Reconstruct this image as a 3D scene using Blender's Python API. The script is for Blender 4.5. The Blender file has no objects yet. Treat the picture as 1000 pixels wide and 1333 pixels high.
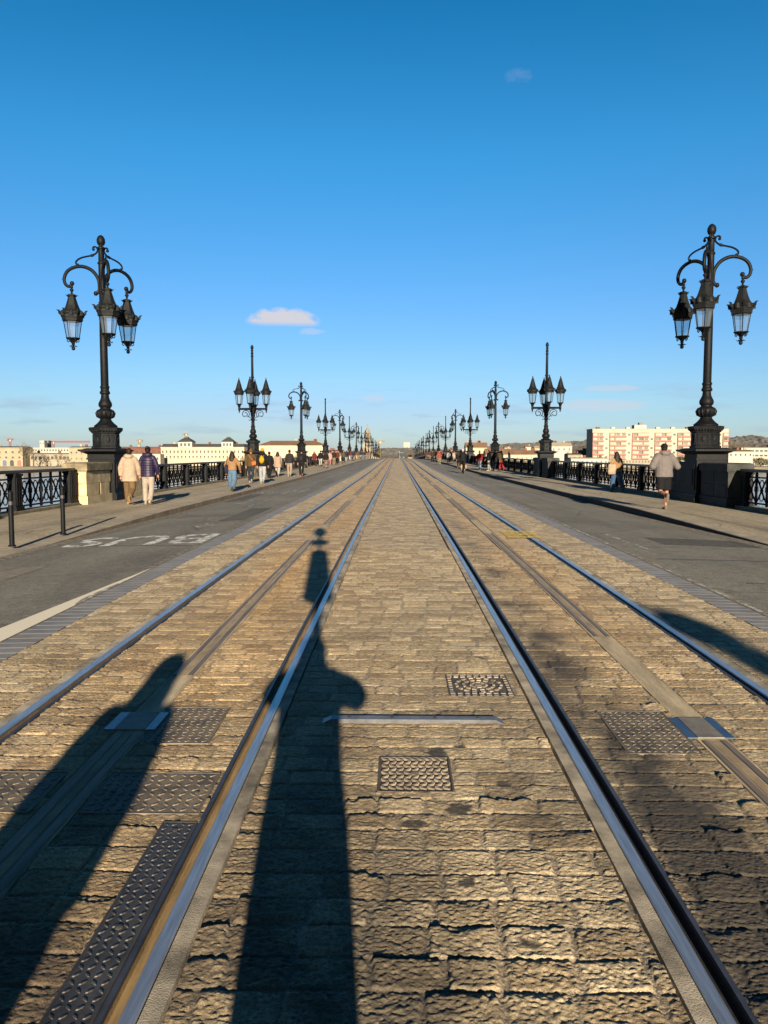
import bpy, math, random
import numpy as np
from mathutils import Vector, Matrix, Quaternion
R = math.radians
random.seed(7)
sc = bpy.context.scene
col = sc.collection

# ------------------------------------------------------------------ helpers
class MB:
    """collects shapes and links them as ONE mesh object"""
    def __init__(self): self.v = []; self.f = []
    def add(self, vs, fs):
        n = len(self.v); self.v += [tuple(p) for p in vs]
        self.f += [tuple(i + n for i in f) for f in fs]; return self
    def box(self, c, s, rz=0, rx=0, ry=0, top=1.0):
        m = Matrix.Rotation(rz, 3, 'Z') @ Matrix.Rotation(ry, 3, 'Y') @ Matrix.Rotation(rx, 3, 'X')
        vs = []
        for z in (-.5, .5):
            k = top if z > 0 else 1
            for x, y in ((-.5, -.5), (.5, -.5), (.5, .5), (-.5, .5)):
                vs.append(m @ Vector((x * s[0] * k, y * s[1] * k, z * s[2])) + Vector(c))
        return self.add(vs, [(3, 2, 1, 0), (4, 5, 6, 7), (0, 1, 5, 4), (1, 2, 6, 5), (2, 3, 7, 6), (3, 0, 4, 7)])
    def tube(self, pts, r, n=6, cap=True, flat=1.0):
        pts = [Vector(p) for p in pts]; m = len(pts)
        rs = r if isinstance(r, (list, tuple)) else [r] * m
        t0 = (pts[1] - pts[0]).normalized()
        u = t0.orthogonal().normalized()
        if abs(t0.z) < .99: u = Vector((0, 0, 1)).cross(t0).normalized()
        else: u = Vector((1, 0, 0)); u = (u - t0 * u.dot(t0)).normalized()
        vs = []; pt = t0
        for i, p in enumerate(pts):
            t = (pts[min(i + 1, m - 1)] - pts[max(i - 1, 0)])
            t = t.normalized() if t.length > 1e-9 else pt
            u = (pt.rotation_difference(t) @ u).normalized(); pt = t
            w = t.cross(u)
            for k in range(n):
                a = 2 * math.pi * k / n
                vs.append(p + u * math.cos(a) * rs[i] + w * math.sin(a) * rs[i] * flat)
        fs = []
        for i in range(m - 1):
            for k in range(n):
                a, b = i * n + k, i * n + (k + 1) % n
                fs.append((a, b, b + n, a + n))
        if cap: fs += [tuple(reversed(range(n))), tuple(range((m - 1) * n, m * n))]
        return self.add(vs, fs)
    def rings(self, rs, n=14, cap=True):
        vs = []
        for (x, y, z, rx, ry) in rs:
            for k in range(n):
                a = 2 * math.pi * k / n
                vs.append((x + rx * math.cos(a), y + ry * math.sin(a), z))
        fs = []
        for i in range(len(rs) - 1):
            for k in range(n):
                a, b = i * n + k, i * n + (k + 1) % n
                fs.append((a, b, b + n, a + n))
        if cap: fs += [tuple(reversed(range(n))), tuple(range((len(rs) - 1) * n, len(rs) * n))]
        return self.add(vs, fs)
    def lathe(self, prof, n=12, c=(0, 0, 0), a0=0.0):
        vs = []
        for r, z in prof:
            for k in range(n):
                a = 2 * math.pi * k / n + a0
                vs.append((c[0] + r * math.cos(a), c[1] + r * math.sin(a), c[2] + z))
        up = prof[-1][1] >= prof[0][1]
        fs = []
        for i in range(len(prof) - 1):
            for k in range(n):
                a, b = i * n + k, i * n + (k + 1) % n
                fs.append((a, b, b + n, a + n) if up else (b, a, a + n, b + n))
        e = (len(prof) - 1) * n
        fs += [tuple(reversed(range(n))) if up else tuple(range(n)), tuple(range(e, e + n)) if up else tuple(reversed(range(e, e + n)))]
        return self.add(vs, fs)
    def ball(self, c, r, n=10, m=7, rot=None):
        rx, ry, rz = r if isinstance(r, (tuple, list)) else (r, r, r)
        vs = [Vector((0, 0, -rz))]
        for i in range(1, m):
            t = math.pi * i / m - math.pi / 2
            for k in range(n):
                a = 2 * math.pi * k / n
                vs.append(Vector((rx * math.cos(t) * math.cos(a), ry * math.cos(t) * math.sin(a), rz * math.sin(t))))
        vs.append(Vector((0, 0, rz)))
        if rot: vs = [rot @ p for p in vs]
        vs = [p + Vector(c) for p in vs]
        fs = [(0, 1 + (k + 1) % n, 1 + k) for k in range(n)]
        for i in range(m - 2):
            for k in range(n):
                a, b = 1 + i * n + k, 1 + i * n + (k + 1) % n
                fs.append((a, b, b + n, a + n))
        l = len(vs) - 1; b0 = 1 + (m - 2) * n
        fs += [(b0 + k, b0 + (k + 1) % n, l) for k in range(n)]
        return self.add(vs, fs)
    def prism(self, poly, z0, z1):
        n = len(poly)
        vs = [(x, y, z0) for x, y in poly] + [(x, y, z1) for x, y in poly]
        fs = [tuple(reversed(range(n))), tuple(range(n, 2 * n))]
        fs += [(k, (k + 1) % n, (k + 1) % n + n, k + n) for k in range(n)]
        return self.add(vs, fs)
    def mesh(self, name, smooth=False):
        me = bpy.data.meshes.new(name); me.from_pydata(self.v, [], self.f)
        if smooth: me.polygons.foreach_set('use_smooth', [True] * len(me.polygons))
        me.update(); return me
    def build(self, name, mat, parent=None, smooth=False, loc=None):
        return link(name, self.mesh(name, smooth), mat, parent, loc)

def link(name, me, mat, parent=None, loc=None):
    o = bpy.data.objects.new(name, me); col.objects.link(o)
    if mat and not me.materials: me.materials.append(mat)
    if parent: o.parent = parent
    if loc: o.location = loc
    return o
def tag(o, label=None, cat=None, group=None, kind=None):
    if label: o['label'] = label
    if cat: o['category'] = cat
    if group: o['group'] = group
    if kind: o['kind'] = kind
    return o
def empty(name, loc=(0, 0, 0), rz=0):
    o = bpy.data.objects.new(name, None); col.objects.link(o)
    o.empty_display_size = .2; o.location = loc; o.rotation_euler = (0, 0, rz); return o
def kids(o): return [c for c in bpy.data.objects if c.parent == o]
def dup(root):
    def cp(o, parent, ch):
        c = o.copy(); col.objects.link(c); c.parent = parent
        for k in ch.get(o.name, []): cp(k, c, ch)
        return c
    ch = {}
    for o in bpy.data.objects:
        if o.parent: ch.setdefault(o.parent.name, []).append(o)
    return cp(root, None, ch)
def smooth_angle(o, ang=40):
    me = o.data
    me.polygons.foreach_set('use_smooth', [True] * len(me.polygons))
    try: me.set_sharp_from_angle(angle=R(ang))
    except Exception: pass
    return o

# ------------------------------------------------------------------ materials
def N(nt, t, **kw):
    n = nt.nodes.new(t)
    for k, v in kw.items():
        if k in n.inputs: n.inputs[k].default_value = v
        else: setattr(n, k, v)
    return n
def M(name, c, rough=.7, metal=0, var=.0, vs=5, bump=0, bs=20, c2=None, spec=None, coat=0, detail=5, stretch=None, coords='Object'):
    m = bpy.data.materials.new(name); m.use_nodes = True; nt = m.node_tree
    b = nt.nodes['Principled BSDF']
    b.inputs['Base Color'].default_value = (*c, 1); b.inputs['Roughness'].default_value = rough; b.inputs['Metallic'].default_value = metal
    if spec is not None: b.inputs['Specular IOR Level'].default_value = spec
    if coat: b.inputs['Coat Weight'].default_value = coat
    if var or bump or c2:
        tc = N(nt, 'ShaderNodeTexCoord'); src = tc.outputs[coords]
        if stretch:
            mp = N(nt, 'ShaderNodeMapping'); mp.inputs['Scale'].default_value = stretch
            nt.links.new(src, mp.inputs[0]); src = mp.outputs[0]
    if var or c2:
        nz = N(nt, 'ShaderNodeTexNoise', Scale=vs, Detail=detail, Roughness=.65); nt.links.new(src, nz.inputs['Vector'])
        rp = N(nt, 'ShaderNodeValToRGB'); e = rp.color_ramp.elements
        e[0].position = .33; e[1].position = .67
        e[0].color = (*(tuple(x * (1 - var) for x in c)), 1)
        e[1].color = (*(c2 if c2 else tuple(min(1, x * (1 + var)) for x in c)), 1)
        nt.links.new(nz.outputs['Fac'], rp.inputs[0]); nt.links.new(rp.outputs[0], b.inputs['Base Color'])
    if bump:
        n2 = N(nt, 'ShaderNodeTexNoise', Scale=bs, Detail=6, Roughness=.6); nt.links.new(src, n2.inputs['Vector'])
        bp = N(nt, 'ShaderNodeBump', Strength=bump, Distance=.02)
        nt.links.new(n2.outputs['Fac'], bp.inputs['Height']); nt.links.new(bp.outputs[0], b.inputs['Normal'])
    return m

IRON = M('black_cast_iron', (.0040, .0044, .0055), .55, 0, .45, 9, .25, 35, spec=.13)
IRON2 = M('weathered_dark_iron', (.0065, .0072, .0085), .6, 0, .5, 6, .3, 25, spec=.15)
GREYROOF = M('lantern_grey_zinc', (.0065, .0075, .0082), .6, 0, .4, 8, spec=.15)
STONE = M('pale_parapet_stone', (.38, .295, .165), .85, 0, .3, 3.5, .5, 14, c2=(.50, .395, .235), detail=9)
STONE_D = M('dark_parapet_stone', (.012, .0125, .012), .85, 0, .5, 2.5, .5, 14, c2=(.035, .035, .031))
STONE_CAP = M('mossy_cap_stone', (.15, .12, .07), .9, 0, .45, 3, .5, 18)
STEEL = M('polished_rail_steel', (.43, .43, .44), .36, .8, .25, 6, .06, 60, stretch=(12, .6, 1))
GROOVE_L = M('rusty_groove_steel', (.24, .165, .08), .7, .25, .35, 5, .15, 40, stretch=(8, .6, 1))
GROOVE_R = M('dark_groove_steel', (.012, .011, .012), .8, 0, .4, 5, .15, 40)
LIP = M('rail_lip_steel', (.05, .05, .06), .5, .5, .3, 8)
CONC = M('rail_edging_concrete', (.14, .12, .09), .9, 0, .55, 3.6, .3, 160, c2=(.42, .36, .27), detail=10)
PLATE = M('chequer_steel', (.045, .042, .042), .5, .3, .45, 6, .12, 80)
PLATE_T = M('worn_tread_steel', (.042, .039, .036), .6, .2, .4, 9)
PLATE2 = M('old_chequer_steel', (.06, .048, .036), .65, .1, .4, 7, .2, 60, c2=(.17, .135, .09), detail=8)
PLATE2_T = M('old_tread_steel', (.115, .092, .066), .65, .1, .4, 9)
CAST = M('rusty_cast_cover', (.075, .060, .046), .65, .2, .4, 12, .2, 60)
CAST_T = M('worn_cast_rib', (.165, .135, .10), .65, .1, .45, 14)
def glass_mat():
    m = bpy.data.materials.new('lantern_glass'); m.use_nodes = True; nt = m.node_tree
    for n in list(nt.nodes): nt.nodes.remove(n)
    o = N(nt, 'ShaderNodeOutputMaterial'); t = N(nt, 'ShaderNodeBsdfTransparent'); t.inputs[0].default_value = (.86, .93, .95, 1)
    d = N(nt, 'ShaderNodeBsdfDiffuse'); d.inputs[0].default_value = (.22, .26, .31, 1)
    g = N(nt, 'ShaderNodeBsdfGlossy', Roughness=.08); g.inputs[0].default_value = (.9, .93, 1, 1)
    a = N(nt, 'ShaderNodeMixShader'); a.inputs[0].default_value = .15
    b = N(nt, 'ShaderNodeMixShader'); b.inputs[0].default_value = .10
    nt.links.new(t.outputs[0], a.inputs[1]); nt.links.new(d.outputs[0], a.inputs[2])
    nt.links.new(a.outputs[0], b.inputs[1]); nt.links.new(g.outputs[0], b.inputs[2]); nt.links.new(b.outputs[0], o.inputs[0])
    return m
GLASS = glass_mat()

# ------------------------------------------------------------------ terrain profile of the bridge
_py = np.array([-60, 0, 20, 50, 75, 100, 130, 165, 200, 250, 330, 400, 480.])
_pz = np.array([0, 0, 0, .05, .15, .34, .50, .58, .52, .2, -.5, -1.3, -2.2])
_yy = np.arange(-60, 480, 1.0); _zz = np.interp(_yy, _py, _pz)
_k = np.exp(-np.linspace(-2, 2, 31) ** 2); _k /= _k.sum()
_zz = np.convolve(np.pad(_zz, 15, mode='edge'), _k, mode='valid')
def PZ(y): return np.interp(y, _yy, _zz)
def CROWN(x):
    return np.clip(1 - (np.abs(np.asarray(x, float) - .1) - 3.0) / 3.2, 0, 1)
def Z(x, y):
    y = np.asarray(y, float)
    e = np.clip((np.abs(np.asarray(x, float)) - 5.0) / 1.3, 0, 1)
    return PZ(y) + .15 * (1 - np.exp(-np.maximum(y - 1.5, 0) / 8)) * CROWN(x) - .05 * e * e * (3 - 2 * e) * np.clip((y - 13) / 8, 0, 1)
def Zf(x, y): return float(Z(x, y))
HK = .11
def PAV(y): return float(PZ(y)) + HK          # level of both pavements

# ------------------------------------------------------------------ camera
CAMH = 1.6
cam = bpy.data.cameras.new('camera'); co = bpy.data.objects.new('camera', cam); col.objects.link(co)
cam.sensor_fit = 'VERTICAL'; cam.sensor_height = 24; cam.lens = 24 * 1000 / 1333.0
cam.clip_start = .05; cam.clip_end = 20000
co.location = (0, 0, CAMH); PITCH = math.atan((666.5 - 592) / 1000); YAW = math.atan(17 / 1000)
co.rotation_euler = (math.pi / 2 - PITCH, 0, YAW)
sc.camera = co
def bx(px, D): return (px - 517) * D / 1000
def bz(py, D): return CAMH + (592 - py) * D / 1000

# ------------------------------------------------------------------ light and sky
SUN_E, SUN_A = R(13.6), R(5.5)
sd = bpy.data.lights.new('sun', 'SUN'); so = bpy.data.objects.new('sun', sd); col.objects.link(so)
sd.energy = 5.0; sd.angle = R(.5); sd.color = (1, .86, .66)
dv = Vector((-math.sin(SUN_A) * math.cos(SUN_E), math.cos(SUN_A) * math.cos(SUN_E), -math.sin(SUN_E)))
so.rotation_euler = dv.to_track_quat('-Z', 'Y').to_euler(); so.location = (5, -60, 30)
w = bpy.data.worlds.new('World'); sc.world = w; w.use_nodes = True; nt = w.node_tree
bg = nt.nodes['Background']
sky = N(nt, 'ShaderNodeTexSky', sky_type='NISHITA', sun_disc=False, sun_elevation=SUN_E, sun_rotation=math.pi - SUN_A)
sky.air_density = 1.0; sky.dust_density = .3; sky.ozone_density = 2.2
# clouds: by direction in the sky
tc = N(nt, 'ShaderNodeTexCoord'); sp = N(nt, 'ShaderNodeSeparateXYZ'); nt.links.new(tc.outputs['Generated'], sp.inputs[0])
def mth(op, a, b=None, c=None, clamp=False):
    n = nt.nodes.new('ShaderNodeMath'); n.operation = op; n.use_clamp = clamp
    for i, x in enumerate((a, b, c)):
        if x is None: continue
        if isinstance(x, (int, float)): n.inputs[i].default_value = x
        else: nt.links.new(x, n.inputs[i])
    return n.outputs[0]
az = mth('ARCTAN2', sp.outputs[0], sp.outputs[1]); el = mth('ARCSINE', sp.outputs[2])
gr = N(nt, 'ShaderNodeValToRGB'); ge = gr.color_ramp.elements; ge[0].position = 0; ge[0].color = (.43, .53, .84, 1); ge[1].position = .6; ge[1].color = (.07, .09, .12, 1)
for pos, c in ((.058, (.43, .59, .81)), (.119, (.34, .61, .88)), (.23, (.17, .68, .94)), (.318, (.076, .58, .83)), (.38, (.07, .45, .66))):
    q = gr.color_ramp.elements.new(pos); q.color = (*c, 1)
nt.links.new(mth('DIVIDE', el, math.pi / 2, clamp=True), gr.inputs[0])
hs = N(nt, 'ShaderNodeMixRGB', blend_type='MULTIPLY'); hs.inputs[0].default_value = 1; nt.links.new(sky.outputs[0], hs.inputs[1]); nt.links.new(gr.outputs[0], hs.inputs[2])
back = N(nt, 'ShaderNodeMixRGB', blend_type='MULTIPLY'); back.inputs[2].default_value = (.42, .34, .32, 1)
nt.links.new(mth('SMOOTH_MIN', mth('MULTIPLY', mth('SUBTRACT', .1, sp.outputs[1]), 2.0, clamp=True), 1.0, .1), back.inputs[0]); nt.links.new(hs.outputs[0], back.inputs[1])
cv = N(nt, 'ShaderNodeCombineXYZ'); nt.links.new(mth('MULTIPLY', az, 7.0), cv.inputs[0]); nt.links.new(mth('MULTIPLY', el, 42.0), cv.inputs[1])
nz = N(nt, 'ShaderNodeTexNoise', Scale=1.35, Detail=6, Roughness=.55); nt.links.new(cv.outputs[0], nz.inputs['Vector'])
cv2 = N(nt, 'ShaderNodeCombineXYZ'); nt.links.new(mth('MULTIPLY', az, 60.0), cv2.inputs[0]); nt.links.new(mth('MULTIPLY', el, 110.0), cv2.inputs[1])
nz2 = N(nt, 'ShaderNodeTexNoise', Scale=1.0, Detail=5, Roughness=.6); nt.links.new(cv2.outputs[0], nz2.inputs['Vector'])
band = mth('MULTIPLY', mth('SUBTRACT', 1.0, mth('DIVIDE', mth('ABSOLUTE', mth('SUBTRACT', el, R(2.6))), R(3.6)), clamp=True),
           mth('MULTIPLY', mth('SUBTRACT', nz.outputs['Fac'], .535), 5.5, clamp=True), clamp=True)
def puff(a, e, ra, re, thr, amp):
    d = mth('ADD', mth('POWER', mth('DIVIDE', mth('SUBTRACT', az, R(a)), R(ra)), 2.0), mth('POWER', mth('DIVIDE', mth('SUBTRACT', el, R(e)), R(re)), 2.0))
    g = mth('SUBTRACT', 1.0, d, clamp=True)
    return mth('MULTIPLY', mth('MULTIPLY', mth('SUBTRACT', mth('ADD', g, mth('MULTIPLY', nz2.outputs['Fac'], 1.3)), thr), mth('MULTIPLY', mth('MULTIPLY', g, 4.0, clamp=True), 2.4), clamp=True), amp)
p1 = mth('MULTIPLY', puff(-8.3, 9.55, 3.0, 1.15, .82, .95), mth('MULTIPLY', mth('SUBTRACT', el, R(9.22)), 160.0, clamp=True)); p2 = puff(-6.4, 8.9, 1.5, .35, 1.1, .35); p3 = puff(8.6, 25.0, 2.0, .9, 1.35, .09)
p4 = puff(-1.8, 4.2, 1.4, .35, 1.05, .35); p5 = puff(14.8, 3.5, 4.2, .6, .95, .42); p6 = puff(15.5, 4.7, 2.4, .3, .9, .42)
warm = mth('MAXIMUM', mth('MAXIMUM', p1, p2), mth('MAXIMUM', p3, mth('MAXIMUM', p4, mth('MAXIMUM', p5, p6))))
mx = N(nt, 'ShaderNodeMixRGB'); nt.links.new(mth('MULTIPLY', band, .75), mx.inputs[0])
dk = N(nt, 'ShaderNodeMixRGB', blend_type='DARKEN'); dk.inputs[0].default_value = 1; nt.links.new(back.outputs[0], dk.inputs[1]); dk.inputs[2].default_value = (3.2, 4.2, 6.2, 1)
nt.links.new(dk.outputs[0], mx.inputs[1]); mx.inputs[2].default_value = (2.2, 2.9, 3.8, 1)
mx2 = N(nt, 'ShaderNodeMixRGB'); nt.links.new(warm, mx2.inputs[0]); nt.links.new(mx.outputs[0], mx2.inputs[1]); mx2.inputs[2].default_value = (4.0, 3.9, 4.2, 1)
nt.links.new(mx2.outputs[0], bg.inputs[0]); bg.inputs[1].default_value = .06
sc.view_settings.view_transform = 'Standard'; sc.view_settings.look = 'None'; sc.view_settings.gamma = 1
sc.view_settings.exposure = 1.52
sc.cycles.max_bounces = 6; sc.cycles.transparent_max_bounces = 12
# ------------------------------------------------------------------ track bed of rough setts (real relief)
rng = np.random.default_rng(11)
def smooth(t): return t * t * (3 - 2 * t)
_tab = rng.random((512, 512)).astype(np.float32)
def vnoise(x, y, s=0):
    xi = np.floor(x).astype(int); yi = np.floor(y).astype(int)
    fx = smooth(x - xi); fy = smooth(y - yi); o = s * 37
    g = lambda a, b: _tab[(a + o) & 511, (b + 3 * o) & 511]
    return ((g(xi, yi) * (1 - fx) + g(xi + 1, yi) * fx) * (1 - fy) + (g(xi, yi + 1) * (1 - fx) + g(xi + 1, yi + 1) * fx) * fy) * 2 - 1
ROW = 4000
yb = -8 + np.cumsum(rng.normal(.152, .010, ROW)); SL = .225
offr = rng.random(ROW) * SL; J = (rng.random((ROW, 64)) - .5) * .085
TONE = rng.random((ROW, 64)); T1 = rng.normal(0, 1, (ROW, 64)); T2 = rng.normal(0, 1, (ROW, 64)); LV = rng.normal(0, 1, (ROW, 64))
APS = [-1.50, 1.73]
PLATES = [(-1.40, -1.02, 4.03, 4.60), (-1.40, -.865, 3.24, 3.66), (-1.95, -1.62, 3.24, 3.66), (-1.0, -.851, 1.40, 3.17),
          (1.21, 1.60, 3.93, 4.58), (-.09, .27, 3.47, 3.87), (.34, .76, 4.84, 5.32), (-1.66, -1.37, 4.22, 4.50), (1.60, 1.86, 4.15, 4.46)]
def setts(x, y, dx):
    yw = y + .010 * vnoise(x * 1.6, y * .9, 1) + .004 * vnoise(x * 7, y * 3, 2)
    r = np.clip(np.searchsorted(yb, yw) - 1, 0, ROW - 2)
    y0 = yb[r]; y1 = yb[r + 1]
    u = x + 6 + offr[r] + .006 * vnoise(x * 5, y * 9, 3)
    k = np.clip(np.floor(u / SL).astype(int), 1, 61)
    L = SL * k + J[r, k]; k = np.where(u < L, k - 1, k); Rr = SL * (k + 1) + J[r, k + 1]; k = np.where(u >= Rr, k + 1, k)
    L = SL * k + J[r, k]; Rr = SL * (k + 1) + J[r, k + 1]
    ex = np.minimum(u - L, Rr - u) + .005 * vnoise(x * 40, y * 40, 4); ey = np.minimum(yw - y0, y1 - yw) + .005 * vnoise(x * 40, y * 40, 5)
    dm = np.minimum(ex, ey)
    j = smooth(np.clip((np.minimum(ex - .003, ey) - .003) / .010, 0, 1))
    yc = (yw - (y0 + y1) / 2) / .075; xc = (u - (L + Rr) / 2) / .11
    n1 = vnoise(x * 9, y * 17, 6); n2 = vnoise(x * 31, y * 62, 7); n3 = vnoise(x * 85, y * 130, 8)
    big = vnoise(x * .6, y * .6, 9)
    n4 = vnoise(x * 23 + .4 * n1, y * 34, 15); n5 = vnoise(x * 48, y * 78, 16)
    n6 = vnoise(x * 120, y * 150, 17)
    rough = .0020 * n1 + .0014 * n4 + .0016 * np.minimum(.55, 1 - np.abs(n2) * 1.9) + .0017 * np.minimum(.5, 1 - np.abs(n5) * 1.9) + .0017 * n3 + .0017 * n6
    # each sett rises towards a broken far edge and drops away behind it
    brk = .026 + .024 * vnoise(x * 15 + 5 * r, y * 0 + r * .37, 18) + .012 * vnoise(x * 42, y * 22, 19) + .006 * vnoise(x * 95, y * 60, 20) + .010 * T2[r, k]
    t_ = (yw - y0) / (y1 - y0); fall = smooth(np.clip(((y1 - yw) - brk) / .007, 0, 1))
    step = (.0012 + .0048 * np.clip(T1[r, k] + .15, 0, 2.2)) * np.clip(t_ * 1.25, 0, 1) ** 1.3 * fall
    lod = .42 + .58 * np.exp(-np.maximum(y - 2.6, 0) / 2.6); amp = np.clip(.85 + .5 * big, .45, 1.3) * lod
    h = j * (.0045 + (.0016 * T2[r, k] * xc + .0016 * LV[r, k]) * (.35 + .65 * lod) + step * (.25 + .75 * lod) + rough * amp) - .0045 + .0022 * vnoise(x * 90, y * 110, 10)
    tone = TONE[r, k] + .25 * n2
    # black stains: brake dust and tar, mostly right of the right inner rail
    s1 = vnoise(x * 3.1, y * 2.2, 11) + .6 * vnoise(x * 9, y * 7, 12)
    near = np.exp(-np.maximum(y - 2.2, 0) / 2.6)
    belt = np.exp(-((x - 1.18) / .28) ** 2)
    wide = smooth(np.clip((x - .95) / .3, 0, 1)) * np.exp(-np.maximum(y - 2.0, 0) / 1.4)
    dirt_shade = np.clip(belt * (.75 * np.exp(-np.maximum(y - 4, 0) / 7) + .35 * s1) + wide * (.85 + .45 * s1), 0, .94)
    dirt_shade = np.maximum(dirt_shade, np.clip((s1 - .78) * 2.2, 0, .5) * np.exp(-np.maximum(y - 3, 0) / 6))
    dirt_shade = np.maximum(dirt_shade, np.clip(.50 + .40 * s1, 0, .8) * np.exp(-np.maximum(y - 2.2, 0) / 3.4))  # near setts darkened in colour too, a painted falloff of light towards the viewer
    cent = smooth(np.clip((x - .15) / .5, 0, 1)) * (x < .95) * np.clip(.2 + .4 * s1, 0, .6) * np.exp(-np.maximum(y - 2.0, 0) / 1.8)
    dirt_shade = np.maximum(dirt_shade, cent)
    for (tx, ty, rr) in TAR:
        q = np.sqrt(((x - tx) / 1.15) ** 2 + ((y - ty)) ** 2) + .028 * vnoise(x * 18, y * 18, 13) + .012 * vnoise(x * 60, y * 60, 13)
        q = q + .016 * vnoise(x * 9 + tx * 31, y * 9, 21); b = smooth(np.clip((rr - q) / .030, 0, 1)); dirt_shade = np.maximum(dirt_shade, np.minimum(.92, b * (1.05 + .35 * n3))); h = h * (1 - .45 * b) + b * .0015
    sand = np.exp(-((x + 1.35) / .75) ** 2) * (.75 + .4 * vnoise(x * 2, y * .5, 14)) + .55 * np.exp(-((x - 1.75) / .55) ** 2) * smooth(np.clip((y - 3) / 4, 0, 1))
    return h, tone, 1 - j, dirt_shade, sand
TAR = [(.055, 3.17, .055), (.28, 3.32, .06), (.235, 2.72, .045), (.58, 2.9, .035), (.34, 4.02, .05), (.205, 3.93, .075), (.62, 5.75, .05),
       (.50, 3.55, .03), (.74, 3.1, .04), (.12, 2.2, .03), (.44, 2.38, .03), (1.25, 3.75, .05), (1.36, 3.3, .06), (1.5, 2.9, .05), (1.2, 4.4, .05)]
verts = []; faces = []; surf = []
base = 0
# heads lie away from each track's own centre
HEADS = [(-2.205, -1), (-.785, 1), (.955, -1), (2.375, 1)]
def corridor(x, dx):
    m = np.zeros_like(x, bool); e = dx * .55
    for g, s in HEADS:
        lo, hi = (g - .062, g + .128) if s > 0 else (g - .128, g + .062)
        m |= (x > lo - e + .006) & (x < hi + e - .006)
    for a in APS: m |= (x > a - .088 - e + .006) & (x < a + .088 + e - .006)
    return m
XA, XB = -2.95, 3.20
def block(xa, xb, ya, yb_, dx, dy, relief=True):
    global base
    nx = int(round((xb - xa) / dx)) + 1; ny = int(round((yb_ - ya) / dy)) + 1
    xs = np.linspace(xa, xb, nx); ys = np.linspace(ya, yb_, ny)
    X, Y = np.meshgrid(xs, ys); X = X.ravel(); Y = Y.ravel()
    h, tone, jo, dirt_shade, sand = setts(X, Y, dx)
    if not relief:
        h = h * 0 + .002; jo = jo * 0 + .3
    h = np.where(corridor(X, dx), -.07, h)
    for (a, b, c, d) in PLATES:
        h = np.where((X > a + .004) & (X < b + (.012 if b < -.85 and b > -.852 else -.004)) & (Y > c + .004) & (Y < d - .004), -.025, h)
    verts.append(np.stack([X, Y, Z(X, Y) + h], 1))
    surf.append(np.stack([tone, jo, dirt_shade, sand], 1))
    i = np.arange((ny - 1) * (nx - 1)); r = i // (nx - 1); c = i % (nx - 1); a = base + r * nx + c
    faces.append(np.stack([a, a + 1, a + 1 + nx, a + nx], 1)); base += nx * ny
block(XA, XB, -8, 1.3, .05, .05)
block(XA, XB, 1.3, 3.2, .0052, .004)
block(XA, XB, 3.196, 6.0, .0075, .006)
block(XA, XB, 5.994, 12, .011, .011)
block(XA, XB, 11.99, 45, .022, .030)
block(XA, XB, 44.97, 120, .05, .06)
block(XA, XB, 119.95, 470, .10, .13)
V = np.concatenate(verts); F = np.concatenate(faces); S = np.concatenate(surf)
me = bpy.data.meshes.new('cobbled_trackbed')
me.vertices.add(len(V)); me.vertices.foreach_set('co', V.astype(np.float32).ravel())
me.loops.add(F.size); me.loops.foreach_set('vertex_index', F.astype(np.int32).ravel())
me.polygons.add(len(F)); me.polygons.foreach_set('loop_start', np.arange(0, F.size, 4, dtype=np.int32))
me.polygons.foreach_set('use_smooth', np.ones(len(F), bool))
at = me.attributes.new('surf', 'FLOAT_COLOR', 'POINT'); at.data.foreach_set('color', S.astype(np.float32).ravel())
me.update(calc_edges=True); me.validate()
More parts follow.
